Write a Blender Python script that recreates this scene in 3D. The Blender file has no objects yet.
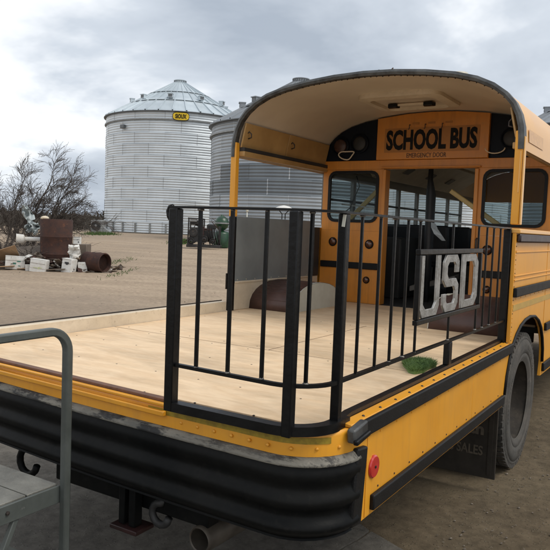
import bpy, bmesh, math, random
from mathutils import Vector, Matrix
R = math.radians
sc = bpy.context.scene
COL = sc.collection
random.seed(7)

# ------------------------------------------------------------------ camera
CP = Vector((2.2868, -3.0063, 1.7686))
YAW, PITCH, ROLL, FPX = 0.5562, -0.0681, 0.0389, 680.26
fw = Vector((-math.sin(YAW)*math.cos(PITCH), math.cos(YAW)*math.cos(PITCH), math.sin(PITCH)))
rt0 = Vector((math.cos(YAW), math.sin(YAW), 0)); up0 = rt0.cross(fw)
rt = rt0*math.cos(ROLL) + up0*math.sin(ROLL)
up = -rt0*math.sin(ROLL) + up0*math.cos(ROLL)
cam = bpy.data.cameras.new('camera'); cam.sensor_width = 36; cam.lens = FPX/550*36
cam.clip_start = .05; cam.clip_end = 5000
co = bpy.data.objects.new('camera', cam); COL.objects.link(co)
M = Matrix.Identity(4)
for i in range(3):
    M[i][0], M[i][1], M[i][2], M[i][3] = rt[i], up[i], -fw[i], CP[i]
co.matrix_world = M
sc.camera = co

# ------------------------------------------------------------------ world, sun, exposure
SUN_EL, SUN_AZ = R(55), R(80)          # azimuth measured clockwise from +Y
world = bpy.data.worlds.new('World'); sc.world = world; world.use_nodes = True
nt = world.node_tree; N = nt.nodes; LK = nt.links
bg = N['Background']
def wn(t, **k):
    n = N.new(t)
    for a, b in k.items(): setattr(n, a, b)
    return n
sky = wn('ShaderNodeTexSky', sky_type='NISHITA', sun_disc=False, sun_elevation=SUN_EL, sun_rotation=SUN_AZ)
scl = wn('ShaderNodeVectorMath', operation='SCALE'); scl.inputs['Scale'].default_value = .09
LK.new(sky.outputs[0], scl.inputs[0])
tc = wn('ShaderNodeTexCoord')
sep = wn('ShaderNodeSeparateXYZ'); LK.new(tc.outputs['Generated'], sep.inputs[0])
az_ = wn('ShaderNodeMath', operation='ABSOLUTE'); LK.new(sep.outputs[2], az_.inputs[0])
ad = wn('ShaderNodeMath', operation='ADD'); LK.new(az_.outputs[0], ad.inputs[0]); ad.inputs[1].default_value = .38
dv = wn('ShaderNodeMath', operation='DIVIDE'); dv.inputs[0].default_value = 1; LK.new(ad.outputs[0], dv.inputs[1])
sv = wn('ShaderNodeVectorMath', operation='SCALE'); LK.new(tc.outputs['Generated'], sv.inputs[0]); LK.new(dv.outputs[0], sv.inputs['Scale'])
mp = wn('ShaderNodeMapping'); LK.new(sv.outputs[0], mp.inputs[0])
mp.inputs['Location'].default_value = (4.0, 1.0, 2.0); mp.inputs['Scale'].default_value = (1, 1, 1.5)
n1 = wn('ShaderNodeTexNoise'); n1.inputs['Scale'].default_value = 1.3; n1.inputs['Detail'].default_value = 6; n1.inputs['Roughness'].default_value = .53; n1.inputs['Distortion'].default_value = .2
LK.new(mp.outputs[0], n1.inputs['Vector'])
cr = wn('ShaderNodeValToRGB'); LK.new(n1.outputs['Fac'], cr.inputs[0])
E = cr.color_ramp.elements
E[0].position = .33; E[0].color = (.37, .42, .49, 1)
E[1].position = .585; E[1].color = (.98, .99, 1.0, 1)
e = E.new(.465); e.color = (.57, .62, .685, 1)
e = E.new(.525); e.color = (.82, .85, .885, 1)
n2 = wn('ShaderNodeTexNoise'); n2.inputs['Scale'].default_value = .9; n2.inputs['Detail'].default_value = 4
LK.new(mp.outputs[0], n2.inputs['Vector'])
mr = wn('ShaderNodeMapRange'); LK.new(n2.outputs['Fac'], mr.inputs[0])
mr.inputs['From Min'].default_value = .3; mr.inputs['From Max'].default_value = .8; mr.inputs['To Min'].default_value = .92; mr.inputs['To Max'].default_value = 1.0
mx = wn('ShaderNodeMix', data_type='RGBA'); LK.new(mr.outputs[0], mx.inputs['Factor'])
LK.new(scl.outputs[0], mx.inputs['A']); LK.new(cr.outputs[0], mx.inputs['B'])
LK.new(mx.outputs['Result'], bg.inputs[0]); bg.inputs[1].default_value = .92
sd = bpy.data.lights.new('sun', 'SUN'); sd.energy = 1.5; sd.angle = R(28); sd.color = (1, .95, .87)
so = bpy.data.objects.new('sun', sd); COL.objects.link(so)
sdir = Vector((math.sin(SUN_AZ)*math.cos(SUN_EL), math.cos(SUN_AZ)*math.cos(SUN_EL), math.sin(SUN_EL)))
so.rotation_euler = sdir.to_track_quat('Z', 'Y').to_euler()
so.location = (0, 0, 30)
sc.view_settings.view_transform = 'Standard'; sc.view_settings.look = 'None'
sc.view_settings.exposure = 0.42; sc.view_settings.gamma = 1; sc.view_settings.use_curve_mapping = False

# ------------------------------------------------------------------ helpers
def at(px, py, D):                       # world point for a photo pixel at view depth D (layout aid)
    return CP + (fw + rt*((px-275)/FPX) + up*((275-py)/FPX))*D
FH = Vector((-math.sin(YAW), math.cos(YAW), 0))
def gz(x, y):                            # gentle rise of the yard away from the bus
    d = (x-CP.x)*FH.x + (y-CP.y)*FH.y
    t = min(1, max(0, (d-16)/46)); return .78*t*t*(3-2*t)

class MB:
    def __init__(s): s.v = []; s.f = []
    def add(s, vs, fs):
        k = len(s.v); s.v += [tuple(v) for v in vs]; s.f += [tuple(i+k for i in f) for f in fs]; return s
    def box(s, x0, x1, y0, y1, z0, z1):
        return s.add([(x0,y0,z0),(x1,y0,z0),(x1,y1,z0),(x0,y1,z0),(x0,y0,z1),(x1,y0,z1),(x1,y1,z1),(x0,y1,z1)],
                     [(3,2,1,0),(4,5,6,7),(0,1,5,4),(1,2,6,5),(2,3,7,6),(3,0,4,7)])
    def obox(s, c, ax, ay, az, hx, hy, hz):      # oriented box, half sizes
        c = Vector(c); ax, ay, az = Vector(ax).normalized(), Vector(ay).normalized(), Vector(az).normalized()
        vs = [c+ax*(i*hx)+ay*(j*hy)+az*(k*hz) for k in (-1,1) for j, i in ((-1,-1),(-1,1),(1,1),(1,-1))]
        return s.add(vs, [(3,2,1,0),(4,5,6,7),(0,1,5,4),(1,2,6,5),(2,3,7,6),(3,0,4,7)])
    def bar(s, a, b, w, h=None, upv=(0,0,1)):    # rectangular bar a->b
        a, b = Vector(a), Vector(b); d = (b-a); L = d.length; d = d.normalized(); h = h or w
        u = Vector(upv)
        if abs(d.dot(u)) > .98: u = Vector((0,1,0))
        r = d.cross(u).normalized(); u = r.cross(d).normalized()
        return s.obox((a+b)/2, d, r, u, L/2, w/2, h/2)
    def tube(s, pts, rad, n=8, cap=True):
        pts = [Vector(p) for p in pts]; m = len(pts)
        rads = rad if isinstance(rad, (list, tuple)) else [rad]*m
        k0 = len(s.v); ref = None
        for i, p in enumerate(pts):
            d = (pts[min(i+1,m-1)]-pts[max(i-1,0)]).normalized()
            if ref is None:
                ref = Vector((0,0,1)) if abs(d.z) < .9 else Vector((1,0,0))
            a = d.cross(ref)
            if a.length < 1e-4: a = d.orthogonal()
            a.normalize(); b = a.cross(d).normalized(); ref = b
            for j in range(n):
                t = 2*math.pi*j/n + math.pi/n
                s.v.append(tuple(p + (a*math.cos(t)+b*math.sin(t))*rads[i]))
        for i in range(m-1):
            for j in range(n):
                q = (j+1) % n
                s.f.append((k0+i*n+j, k0+i*n+q, k0+(i+1)*n+q, k0+(i+1)*n+j))
        if cap:
            s.f.append(tuple(k0+j for j in reversed(range(n)))); s.f.append(tuple(k0+(m-1)*n+j for j in range(n)))
        return s
    def lathe(s, o, ax, prof, n=24, cap=True):       # prof: (radius, height along ax)
        o = Vector(o); ax = Vector(ax).normalized(); a = ax.orthogonal().normalized(); b = ax.cross(a)
        k0 = len(s.v)
        for r, h in prof:
            for j in range(n):
                t = 2*math.pi*j/n; s.v.append(tuple(o+ax*h+(a*math.cos(t)+b*math.sin(t))*r))
        m = len(prof)
        for i in range(m-1):
            for j in range(n):
                q = (j+1) % n; s.f.append((k0+i*n+j, k0+i*n+q, k0+(i+1)*n+q, k0+(i+1)*n+j))
        if cap and prof[0][0] > 1e-4: s.f.append(tuple(k0+j for j in reversed(range(n))))
        if cap and prof[-1][0] > 1e-4: s.f.append(tuple(k0+(m-1)*n+j for j in range(n)))
        return s
    def prism(s, poly, d, fn):                 # poly in 2D, extruded over d[0]..d[1]; fn(u,v,w)->3D
        n = len(poly); k0 = len(s.v)
        for w in d:
            for u, v in poly: s.v.append(tuple(fn(u, v, w)))
        s.f.append(tuple(k0+i for i in reversed(range(n)))); s.f.append(tuple(k0+n+i for i in range(n)))
        for i in range(n): s.f.append((k0+i, k0+(i+1) % n, k0+n+(i+1) % n, k0+n+i))
        return s
    def grid(s, rows):                         # rows of points -> quad sheet
        k0 = len(s.v); n = len(rows[0])
        for r in rows: s.v += [tuple(p) for p in r]
        for i in range(len(rows)-1):
            for j in range(n-1): s.f.append((k0+i*n+j, k0+i*n+j+1, k0+(i+1)*n+j+1, k0+(i+1)*n+j))
        return s
    def mesh(s, name, mat, smooth=False):
        me = bpy.data.meshes.new(name); me.from_pydata(s.v, [], s.f); me.update()
        bm = bmesh.new(); bm.from_mesh(me)
        bmesh.ops.recalc_face_normals(bm, faces=bm.faces); bm.to_mesh(me); bm.free()
        if mat: me.materials.append(mat)
        if smooth:
            for p in me.polygons: p.use_smooth = True
            if smooth is not True:
                try: me.set_sharp_from_angle(angle=R(smooth))
                except Exception: pass
        return me
    def build(s, name, mat, parent=None, smooth=False, bev=0, solid=0):
        o = bpy.data.objects.new(name, s.mesh(name, mat, smooth)); COL.objects.link(o)
        if solid:
            m = o.modifiers.new('s', 'SOLIDIFY'); m.thickness = solid; m.offset = 0
        if bev:
            m = o.modifiers.new('b', 'BEVEL'); m.width = bev; m.segments = 2; m.limit_method = 'ANGLE'; m.angle_limit = R(40)
            for p in o.data.polygons: p.use_smooth = True
            try: o.data.set_sharp_from_angle(angle=R(35))
            except Exception: pass
        par(o, parent); return o
def par(o, parent):
    if parent is not None:
        o.parent = parent
        if parent.parent is None and parent.type == 'EMPTY':
            o.matrix_parent_inverse = Matrix.LocRotScale(parent.location, parent.rotation_euler, None).inverted()
def thing(name, label, cat, loc=(0,0,0), group=None):
    o = bpy.data.objects.new(name, None); COL.objects.link(o); o.location = loc; o.empty_display_size = .2
    return tag(o, label, cat, group)
def tag(o, label, cat, group=None, kind=None):
    if label: o['label'] = label
    if cat: o['category'] = cat
    if group: o['group'] = group
    if kind: o['kind'] = kind
    return o
def inst(name, me, parent, loc=(0,0,0), rot=(0,0,0)):
    o = bpy.data.objects.new(name, me); COL.objects.link(o); o.location = loc; o.rotation_euler = rot
    par(o, parent); return o
def text_mesh(name, body, mat, fn, w, h, parent, bold=.02, depth=.004, label=None):
    """lettering fitted to w x h, mapped by fn(u,v,depth)"""
    cu = bpy.data.curves.new('t', 'FONT'); cu.body = body; cu.extrude = .01; cu.offset = bold; cu.resolution_u = 3
    to = bpy.data.objects.new('t', cu); COL.objects.link(to)
    bpy.context.view_layer.update()
    me = bpy.data.meshes.new_from_object(to.evaluated_get(bpy.context.evaluated_depsgraph_get()))
    bpy.data.objects.remove(to); bpy.data.curves.remove(cu)
    xs = [v.co.x for v in me.vertices]; ys = [v.co.y for v in me.vertices]; zs = [v.co.z for v in me.vertices]
    x0, x1, y0, y1, z0, z1 = min(xs), max(xs), min(ys), max(ys), min(zs), max(zs)
    for v in me.vertices:
        v.co = fn((v.co.x-x0)/(x1-x0)*w, (v.co.y-y0)/(y1-y0)*h, (v.co.z-z0)/(z1-z0)*depth)
    me.name = name; me.materials.clear(); me.materials.append(mat)
    o = bpy.data.objects.new(name, me); COL.objects.link(o); par(o, parent)
    if label: o['label'] = label
    return o

# ------------------------------------------------------------------ materials
def nd(m, t, **k):
    n = m.node_tree.nodes.new(t)
    for a, b in k.items(): setattr(n, a, b)
    return n
def mat(name, c1, c2=None, rough=.5, metal=0, scale=6, bump=0, bscale=60, spots=None, spot_at=.62, spot_scale=9, rand=0, stretch=(1,1,1), coat=0, rvar=.12, spec=.5, dust=None, dust_amt=.5, streak=None):
    m = bpy.data.materials.new(name); m.use_nodes = True
    T = m.node_tree; L = T.links; b = T.nodes['Principled BSDF']
    b.inputs['Metallic'].default_value = metal; b.inputs['Specular IOR Level'].default_value = spec
    if coat: b.inputs['Coat Weight'].default_value = coat; b.inputs['Coat Roughness'].default_value = .15
    c2 = c2 or tuple(x*.8 for x in c1)
    tcn = nd(m, 'ShaderNodeTexCoord'); mpn = nd(m, 'ShaderNodeMapping'); mpn.inputs['Scale'].default_value = stretch
    L.new(tcn.outputs['Object'], mpn.inputs[0])
    no = nd(m, 'ShaderNodeTexNoise'); no.inputs['Scale'].default_value = scale; no.inputs['Detail'].default_value = 8; no.inputs['Roughness'].default_value = .62
    L.new(mpn.outputs[0], no.inputs['Vector'])
    rp = nd(m, 'ShaderNodeValToRGB'); L.new(no.outputs['Fac'], rp.inputs[0])
    rp.color_ramp.elements[0].position = .36; rp.color_ramp.elements[0].color = (*c2, 1)
    rp.color_ramp.elements[1].position = .64; rp.color_ramp.elements[1].color = (*c1, 1)
    col = rp.outputs[0]
    if spots:
        n3 = nd(m, 'ShaderNodeTexNoise'); n3.inputs['Scale'].default_value = spot_scale; n3.inputs['Detail'].default_value = 10; n3.inputs['Roughness'].default_value = .7
        L.new(mpn.outputs[0], n3.inputs['Vector'])
        r3 = nd(m, 'ShaderNodeMapRange'); L.new(n3.outputs['Fac'], r3.inputs[0])
        r3.inputs['From Min'].default_value = spot_at; r3.inputs['From Max'].default_value = spot_at+.07
        mm = nd(m, 'ShaderNodeMix', data_type='RGBA'); L.new(r3.outputs[0], mm.inputs['Factor']); L.new(col, mm.inputs['A']); mm.inputs['B'].default_value = (*spots, 1)
        col = mm.outputs['Result']
    def layer(col, colr, amt, vec_scale, sc_, lo, hi):
        mpx = nd(m, 'ShaderNodeMapping'); mpx.inputs['Scale'].default_value = vec_scale; mpx.inputs['Location'].default_value = (sc_, 1.7*sc_, .3*sc_); L.new(tcn.outputs['Object'], mpx.inputs[0])
        nx = nd(m, 'ShaderNodeTexNoise'); nx.inputs['Scale'].default_value = sc_; nx.inputs['Detail'].default_value = 12; nx.inputs['Roughness'].default_value = .72; L.new(mpx.outputs[0], nx.inputs['Vector'])
        rx = nd(m, 'ShaderNodeMapRange'); L.new(nx.outputs['Fac'], rx.inputs[0]); rx.inputs['From Min'].default_value = lo; rx.inputs['From Max'].default_value = hi; rx.inputs['To Max'].default_value = amt
        mx_ = nd(m, 'ShaderNodeMix', data_type='RGBA'); L.new(rx.outputs[0], mx_.inputs['Factor']); L.new(col, mx_.inputs['A']); mx_.inputs['B'].default_value = (*colr, 1); return mx_.outputs['Result']
    if streak: col = layer(col, streak, .55, (7, 7, .55), 2.3, .50, .74)
    if dust:
        col = layer(col, dust, dust_amt, (1, 1, 1.6), 2.1, .42, .72)
        col = layer(col, dust, dust_amt*.9, (1, 1, 1), 23, .56, .70)
    if rand:
        oi = nd(m, 'ShaderNodeObjectInfo'); hv = nd(m, 'ShaderNodeHueSaturation'); L.new(col, hv.inputs['Color'])
        rr = nd(m, 'ShaderNodeMapRange'); L.new(oi.outputs['Random'], rr.inputs[0]); rr.inputs['To Min'].default_value = 1-rand; rr.inputs['To Max'].default_value = 1+rand
        L.new(rr.outputs[0], hv.inputs['Value']); col = hv.outputs[0]
    L.new(col, b.inputs['Base Color'])
    rr2 = nd(m, 'ShaderNodeMapRange'); L.new(no.outputs['Fac'], rr2.inputs[0]); rr2.inputs['To Min'].default_value = max(.03, rough-rvar); rr2.inputs['To Max'].default_value = min(1, rough+rvar)
    L.new(rr2.outputs[0], b.inputs['Roughness'])
    if bump:
        nb = nd(m, 'ShaderNodeTexNoise'); nb.inputs['Scale'].default_value = bscale; nb.inputs['Detail'].default_value = 6
        L.new(mpn.outputs[0], nb.inputs['Vector'])
        bp = nd(m, 'ShaderNodeBump'); bp.inputs['Strength'].default_value = bump; bp.inputs['Distance'].default_value = .02
        L.new(nb.outputs['Fac'], bp.inputs['Height']); L.new(bp.outputs[0], b.inputs['Normal'])
    return m
YEL = (.78, .35, .024); YEL2 = (.71, .305, .018)
m_yel = mat('yellow_paint', YEL, YEL2, .38, scale=2.2, spots=(.42, .22, .08), spot_at=.70, spot_scale=7, bump=.10, bscale=3.2, coat=.12, dust=(.55,.30,.08), dust_amt=.22, streak=(.55,.25,.035))
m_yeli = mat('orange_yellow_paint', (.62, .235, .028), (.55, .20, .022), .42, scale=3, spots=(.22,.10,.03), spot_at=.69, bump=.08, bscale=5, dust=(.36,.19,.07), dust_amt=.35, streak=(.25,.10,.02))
m_roofo = mat('faded_roof_paint', (.80, .43, .11), (.75, .385, .085), .33, scale=2, bump=.05, bscale=4, spots=(.62,.40,.22), spot_at=.66, coat=.2)
m_head = mat('tan_yellow_paint', (.46, .28, .105), (.36, .21, .075), .45, scale=4, spots=(.25,.14,.06), spot_at=.66)
m_cream = mat('cream_paint', (.70, .60, .46), (.62, .52, .38), .5, scale=3, spots=(.33,.25,.17), spot_at=.64, bump=.06, bscale=7, dust=(.38,.30,.21), dust_amt=.6)
m_ceil = mat('ceiling_paint', (.64, .55, .43), (.57, .48, .37), .45, scale=2, bump=.04, bscale=4, spots=(.36,.26,.18), spot_at=.71)
m_blk = mat('black_rail_paint', (.0065, .0068, .0072), (.0045, .0047, .005), .34, scale=14, spots=(.16,.15,.135), spot_at=.715, spot_scale=30, bump=.08, bscale=40, spec=.24)
m_rub = mat('black_rubber', (.009, .009, .0092), (.006, .006, .0062), .52, spec=.22, scale=12, spots=(.045,.042,.038), spot_at=.68, spot_scale=14, bump=.1, bscale=120)
m_bump = mat('black_bumper_paint', (.0042, .005, .0052), (.003, .0034, .0036), .46, spec=.11, scale=8, dust=(.045,.040,.034), dust_amt=.16, spots=(.03,.028,.026), spot_at=.70, spot_scale=12, bump=.06, bscale=30)
m_flange = mat('worn_grey_flange', (.20, .185, .150), (.10, .095, .08), .65, scale=14, spots=(.014,.014,.014), spot_at=.47, spot_scale=22, dust=(.30,.27,.22), dust_amt=.5, bump=.3, bscale=60, stretch=(.28,1,1))
m_tyre = mat('tyre_rubber', (.064, .060, .053), (.038, .036, .032), .85, dust=(.15,.125,.10), dust_amt=.5, scale=9, spots=(.13,.115,.095), spot_at=.62, bump=.2, bscale=90)
m_rim = mat('dark_wheel_steel', (.030, .026, .022), (.016, .014, .012), .7, spec=.2, dust=(.10,.08,.06), dust_amt=.6, scale=12, spots=(.10,.07,.05), spot_at=.62)
m_steel = mat('bare_steel', (.38, .37, .35), (.22, .215, .20), .45, metal=.5, scale=16, spots=(.13,.12,.11), spot_at=.68, spot_scale=30, bump=.2, bscale=60)
m_galv = mat('galvanised_plate', (.24, .265, .265), (.19, .21, .212), .45, metal=.1, scale=3, spots=(.30,.30,.29), spot_at=.72, spot_scale=40)
m_gedge = mat('grey_rim_trim', (.105, .108, .105), (.04, .04, .04), .45, metal=.3, scale=10, spots=(.26,.245,.22), spot_at=.66, spot_scale=26)
m_stair = mat('grey_green_stair_paint', (.085, .095, .088), (.06, .068, .062), .45, scale=7, spots=(.16,.16,.15), spot_at=.67, spot_scale=22, bump=.06, bscale=60)
m_tread = mat('worn_tread_plate', (.20, .195, .17), (.13, .128, .112), .55, metal=.2, scale=9, spots=(.42,.40,.34), spot_at=.66, spot_scale=26, bump=.2, bscale=120)
m_brown = mat('brown_floor_covering', (.085, .042, .032), (.055, .027, .021), .5, scale=6, spots=(.20,.14,.10), spot_at=.68, spot_scale=22, stretch=(1,1,1), bump=.08, bscale=40)
m_whitem = mat('white_metal', (.62, .62, .54), (.54, .53, .45), .45, scale=6, spots=(.30,.24,.16), spot_at=.70, spot_scale=12)
m_navy = mat('dark_navy_panel', (.006, .009, .015), (.004, .006, .010), .5, scale=5, spec=.15)
m_seat = mat('dark_vinyl', (.022, .024, .028), (.014, .015, .018), .5, scale=8, bump=.1, bscale=20)
m_int = mat('interior_panel', (.20, .19, .17), (.15, .14, .125), .5, scale=4)
m_intdk = mat('interior_dark', (.03, .03, .03), (.02, .02, .02), .6, scale=4)
m_red = mat('red_reflector', (.55, .02, .018), (.42, .014, .012), .22, scale=30, coat=.6)
m_redp = mat('red_paint', (.035, .009, .008), (.02, .007, .006), .5, scale=10)
m_lens = mat('lamp_lens', (.10, .035, .012), (.06, .02, .01), .25, scale=20, coat=.5)
m_letter = mat('black_lettering', (.007, .007, .007), (.011, .010, .009), .6, spec=.15, scale=20, spots=(.16,.06,.012), spot_at=.68, spot_scale=26)
m_lettern = mat('brown_lettering', (.06, .025, .012), (.04, .018, .01), .55, scale=20, spots=(.35,.13,.02), spot_at=.60, spot_scale=40)
m_sign = mat('sign_patch', (.40, .16, .025), (.33, .13, .02), .5, scale=6)
m_tape = mat('reflective_tape', (.52, .33, .075), (.42, .26, .05), .4, scale=20)
m_tapeg = mat('gold_tape', (.34, .24, .02), (.22, .15, .015), .45, scale=40, spots=(.5,.25,.03), spot_at=.62, spot_scale=60)
m_chrome = mat('bolt_zinc', (.45, .42, .38), (.3, .27, .24), .4, metal=.8, scale=40)
m_boltd = mat('dark_bolt', (.05, .04, .035), (.03, .025, .02), .5, metal=.3, scale=40)
m_brass = mat('yellow_grab_rail', (.80, .60, .24), (.7, .5, .17), .35, scale=8)
m_pipe = mat('exhaust_steel', (.10, .085, .068), (.055, .045, .036), .55, metal=.4, scale=10, spots=(.10,.05,.03), spot_at=.62)
m_mud = mat('mud_flap_rubber', (.042, .036, .029), (.028, .024, .020), .85, spec=.15, scale=8, spots=(.07,.058,.044), spot_at=.6)
m_mudtx = mat('mud_flap_print', (.10, .08, .056), (.065, .052, .038), .8, scale=20)
m_glint = mat('clear_plastic', (.55, .62, .66), (.4, .46, .5), .15, scale=10)
def glass(name, tint, alpha_mix):
    m = bpy.data.materials.new(name); m.use_nodes = True; T = m.node_tree
    b = T.nodes['Principled BSDF']; b.inputs['Base Color'].default_value = (.02, .025, .025, 1); b.inputs['Roughness'].default_value = .06
    tr = nd(m, 'ShaderNodeBsdfTransparent'); tr.inputs[0].default_value = (*tint, 1)
    ms = nd(m, 'ShaderNodeMixShader'); ms.inputs[0].default_value = alpha_mix
    T.links.new(b.outputs[0], ms.inputs[1]); T.links.new(tr.outputs[0], ms.inputs[2])
    T.links.new(ms.outputs[0], T.nodes['Material Output'].inputs[0]); return m
m_glass = glass('dusty_window_glass', (.86, .91, .92), .86)

def plywood():
    m = bpy.data.materials.new('plywood'); m.use_nodes = True; T = m.node_tree; L = T.links; b = T.nodes['Principled BSDF']
    tcn = nd(m, 'ShaderNodeTexCoord'); oi = nd(m, 'ShaderNodeObjectInfo')
    mp0 = nd(m, 'ShaderNodeMapping'); L.new(tcn.outputs['Object'], mp0.inputs[0])
    mm_ = nd(m, 'ShaderNodeMath', operation='MULTIPLY'); L.new(oi.outputs['Random'], mm_.inputs[0]); mm_.inputs[1].default_value = 40
    cx = nd(m, 'ShaderNodeCombineXYZ'); L.new(mm_.outputs[0], cx.inputs[1]); L.new(cx.outputs[0], mp0.inputs['Location'])
    mp0.inputs['Scale'].default_value = (1.1, 3.6, 1)
    n0 = nd(m, 'ShaderNodeTexNoise'); n0.inputs['Scale'].default_value = 1.1; n0.inputs['Detail'].default_value = 3; n0.inputs['Distortion'].default_value = .8; L.new(mp0.outputs[0], n0.inputs['Vector'])
    # contour-like grain figure
    mu = nd(m, 'ShaderNodeMath', operation='MULTIPLY'); L.new(n0.outputs['Fac'], mu.inputs[0]); mu.inputs[1].default_value = 11
    fr = nd(m, 'ShaderNodeMath', operation='PINGPONG'); L.new(mu.outputs[0], fr.inputs[0]); fr.inputs[1].default_value = 1
    n1_ = nd(m, 'ShaderNodeTexNoise'); n1_.inputs['Scale'].default_value = 9; n1_.inputs['Detail'].default_value = 9; n1_.inputs['Roughness'].default_value = .7; L.new(mp0.outputs[0], n1_.inputs['Vector'])
    r1 = nd(m, 'ShaderNodeValToRGB'); L.new(fr.outputs[0], r1.inputs[0])
    r1.color_ramp.elements[0].color = (.74, .535, .335, 1); r1.color_ramp.elements[1].color = (.80, .605, .40, 1)
    r2 = nd(m, 'ShaderNodeValToRGB'); L.new(n1_.outputs['Fac'], r2.inputs[0]); r2.color_ramp.elements[0].position = .3; r2.color_ramp.elements[1].position = .62
    r2.color_ramp.elements[0].color = (.89, .86, .82, 1); r2.color_ramp.elements[1].color = (1, 1, 1, 1)
    mx1 = nd(m, 'ShaderNodeMix', data_type='RGBA', blend_type='MULTIPLY'); mx1.inputs['Factor'].default_value = .9
    L.new(r1.outputs[0], mx1.inputs['A']); L.new(r2.outputs[0], mx1.inputs['B'])
    # grey scuffs and dirt, irregular
    n3 = nd(m, 'ShaderNodeTexNoise'); n3.inputs['Scale'].default_value = 1.6; n3.inputs['Detail'].default_value = 9; n3.inputs['Roughness'].default_value = .68
    mp3 = nd(m, 'ShaderNodeMapping'); mp3.inputs['Location'].default_value = (4.2, 1.1, 0); mp3.inputs['Scale'].default_value = (.7, 2.0, 1); L.new(tcn.outputs['Object'], mp3.inputs[0]); L.new(mp3.outputs[0], n3.inputs['Vector'])
    r3 = nd(m, 'ShaderNodeMapRange'); L.new(n3.outputs['Fac'], r3.inputs[0]); r3.inputs['From Min'].default_value = .45; r3.inputs['From Max'].default_value = .74; r3.inputs['To Max'].default_value = .85
    mx2 = nd(m, 'ShaderNodeMix', data_type='RGBA'); L.new(r3.outputs[0], mx2.inputs['Factor']); L.new(mx1.outputs['Result'], mx2.inputs['A']); mx2.inputs['B'].default_value = (.40, .29, .18, 1)
    # knots
    vo = nd(m, 'ShaderNodeTexVoronoi'); vo.inputs['Scale'].default_value = 2.3; mpv = nd(m, 'ShaderNodeMapping'); mpv.inputs['Scale'].default_value = (1, 2.2, 0); L.new(tcn.outputs['Object'], mpv.inputs[0]); L.new(mpv.outputs[0], vo.inputs['Vector'])
    rk = nd(m, 'ShaderNodeMapRange'); L.new(vo.outputs['Distance'], rk.inputs[0]); rk.inputs['From Min'].default_value = .015; rk.inputs['From Max'].default_value = .05; rk.inputs['To Min'].default_value = .25; rk.inputs['To Max'].default_value = 0
    mx3 = nd(m, 'ShaderNodeMix', data_type='RGBA'); L.new(rk.outputs[0], mx3.inputs['Factor']); L.new(mx2.outputs['Result'], mx3.inputs['A']); mx3.inputs['B'].default_value = (.33, .19, .09, 1)
    L.new(mx3.outputs['Result'], b.inputs['Base Color']); b.inputs['Roughness'].default_value = .62; b.inputs['Specular IOR Level'].default_value = .3
    bp = nd(m, 'ShaderNodeBump'); bp.inputs['Strength'].default_value = .12; bp.inputs['Distance'].default_value = .01; L.new(n1_.outputs['Fac'], bp.inputs['Height']); L.new(bp.outputs[0], b.inputs['Normal'])
    return m
m_ply = plywood()

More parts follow.
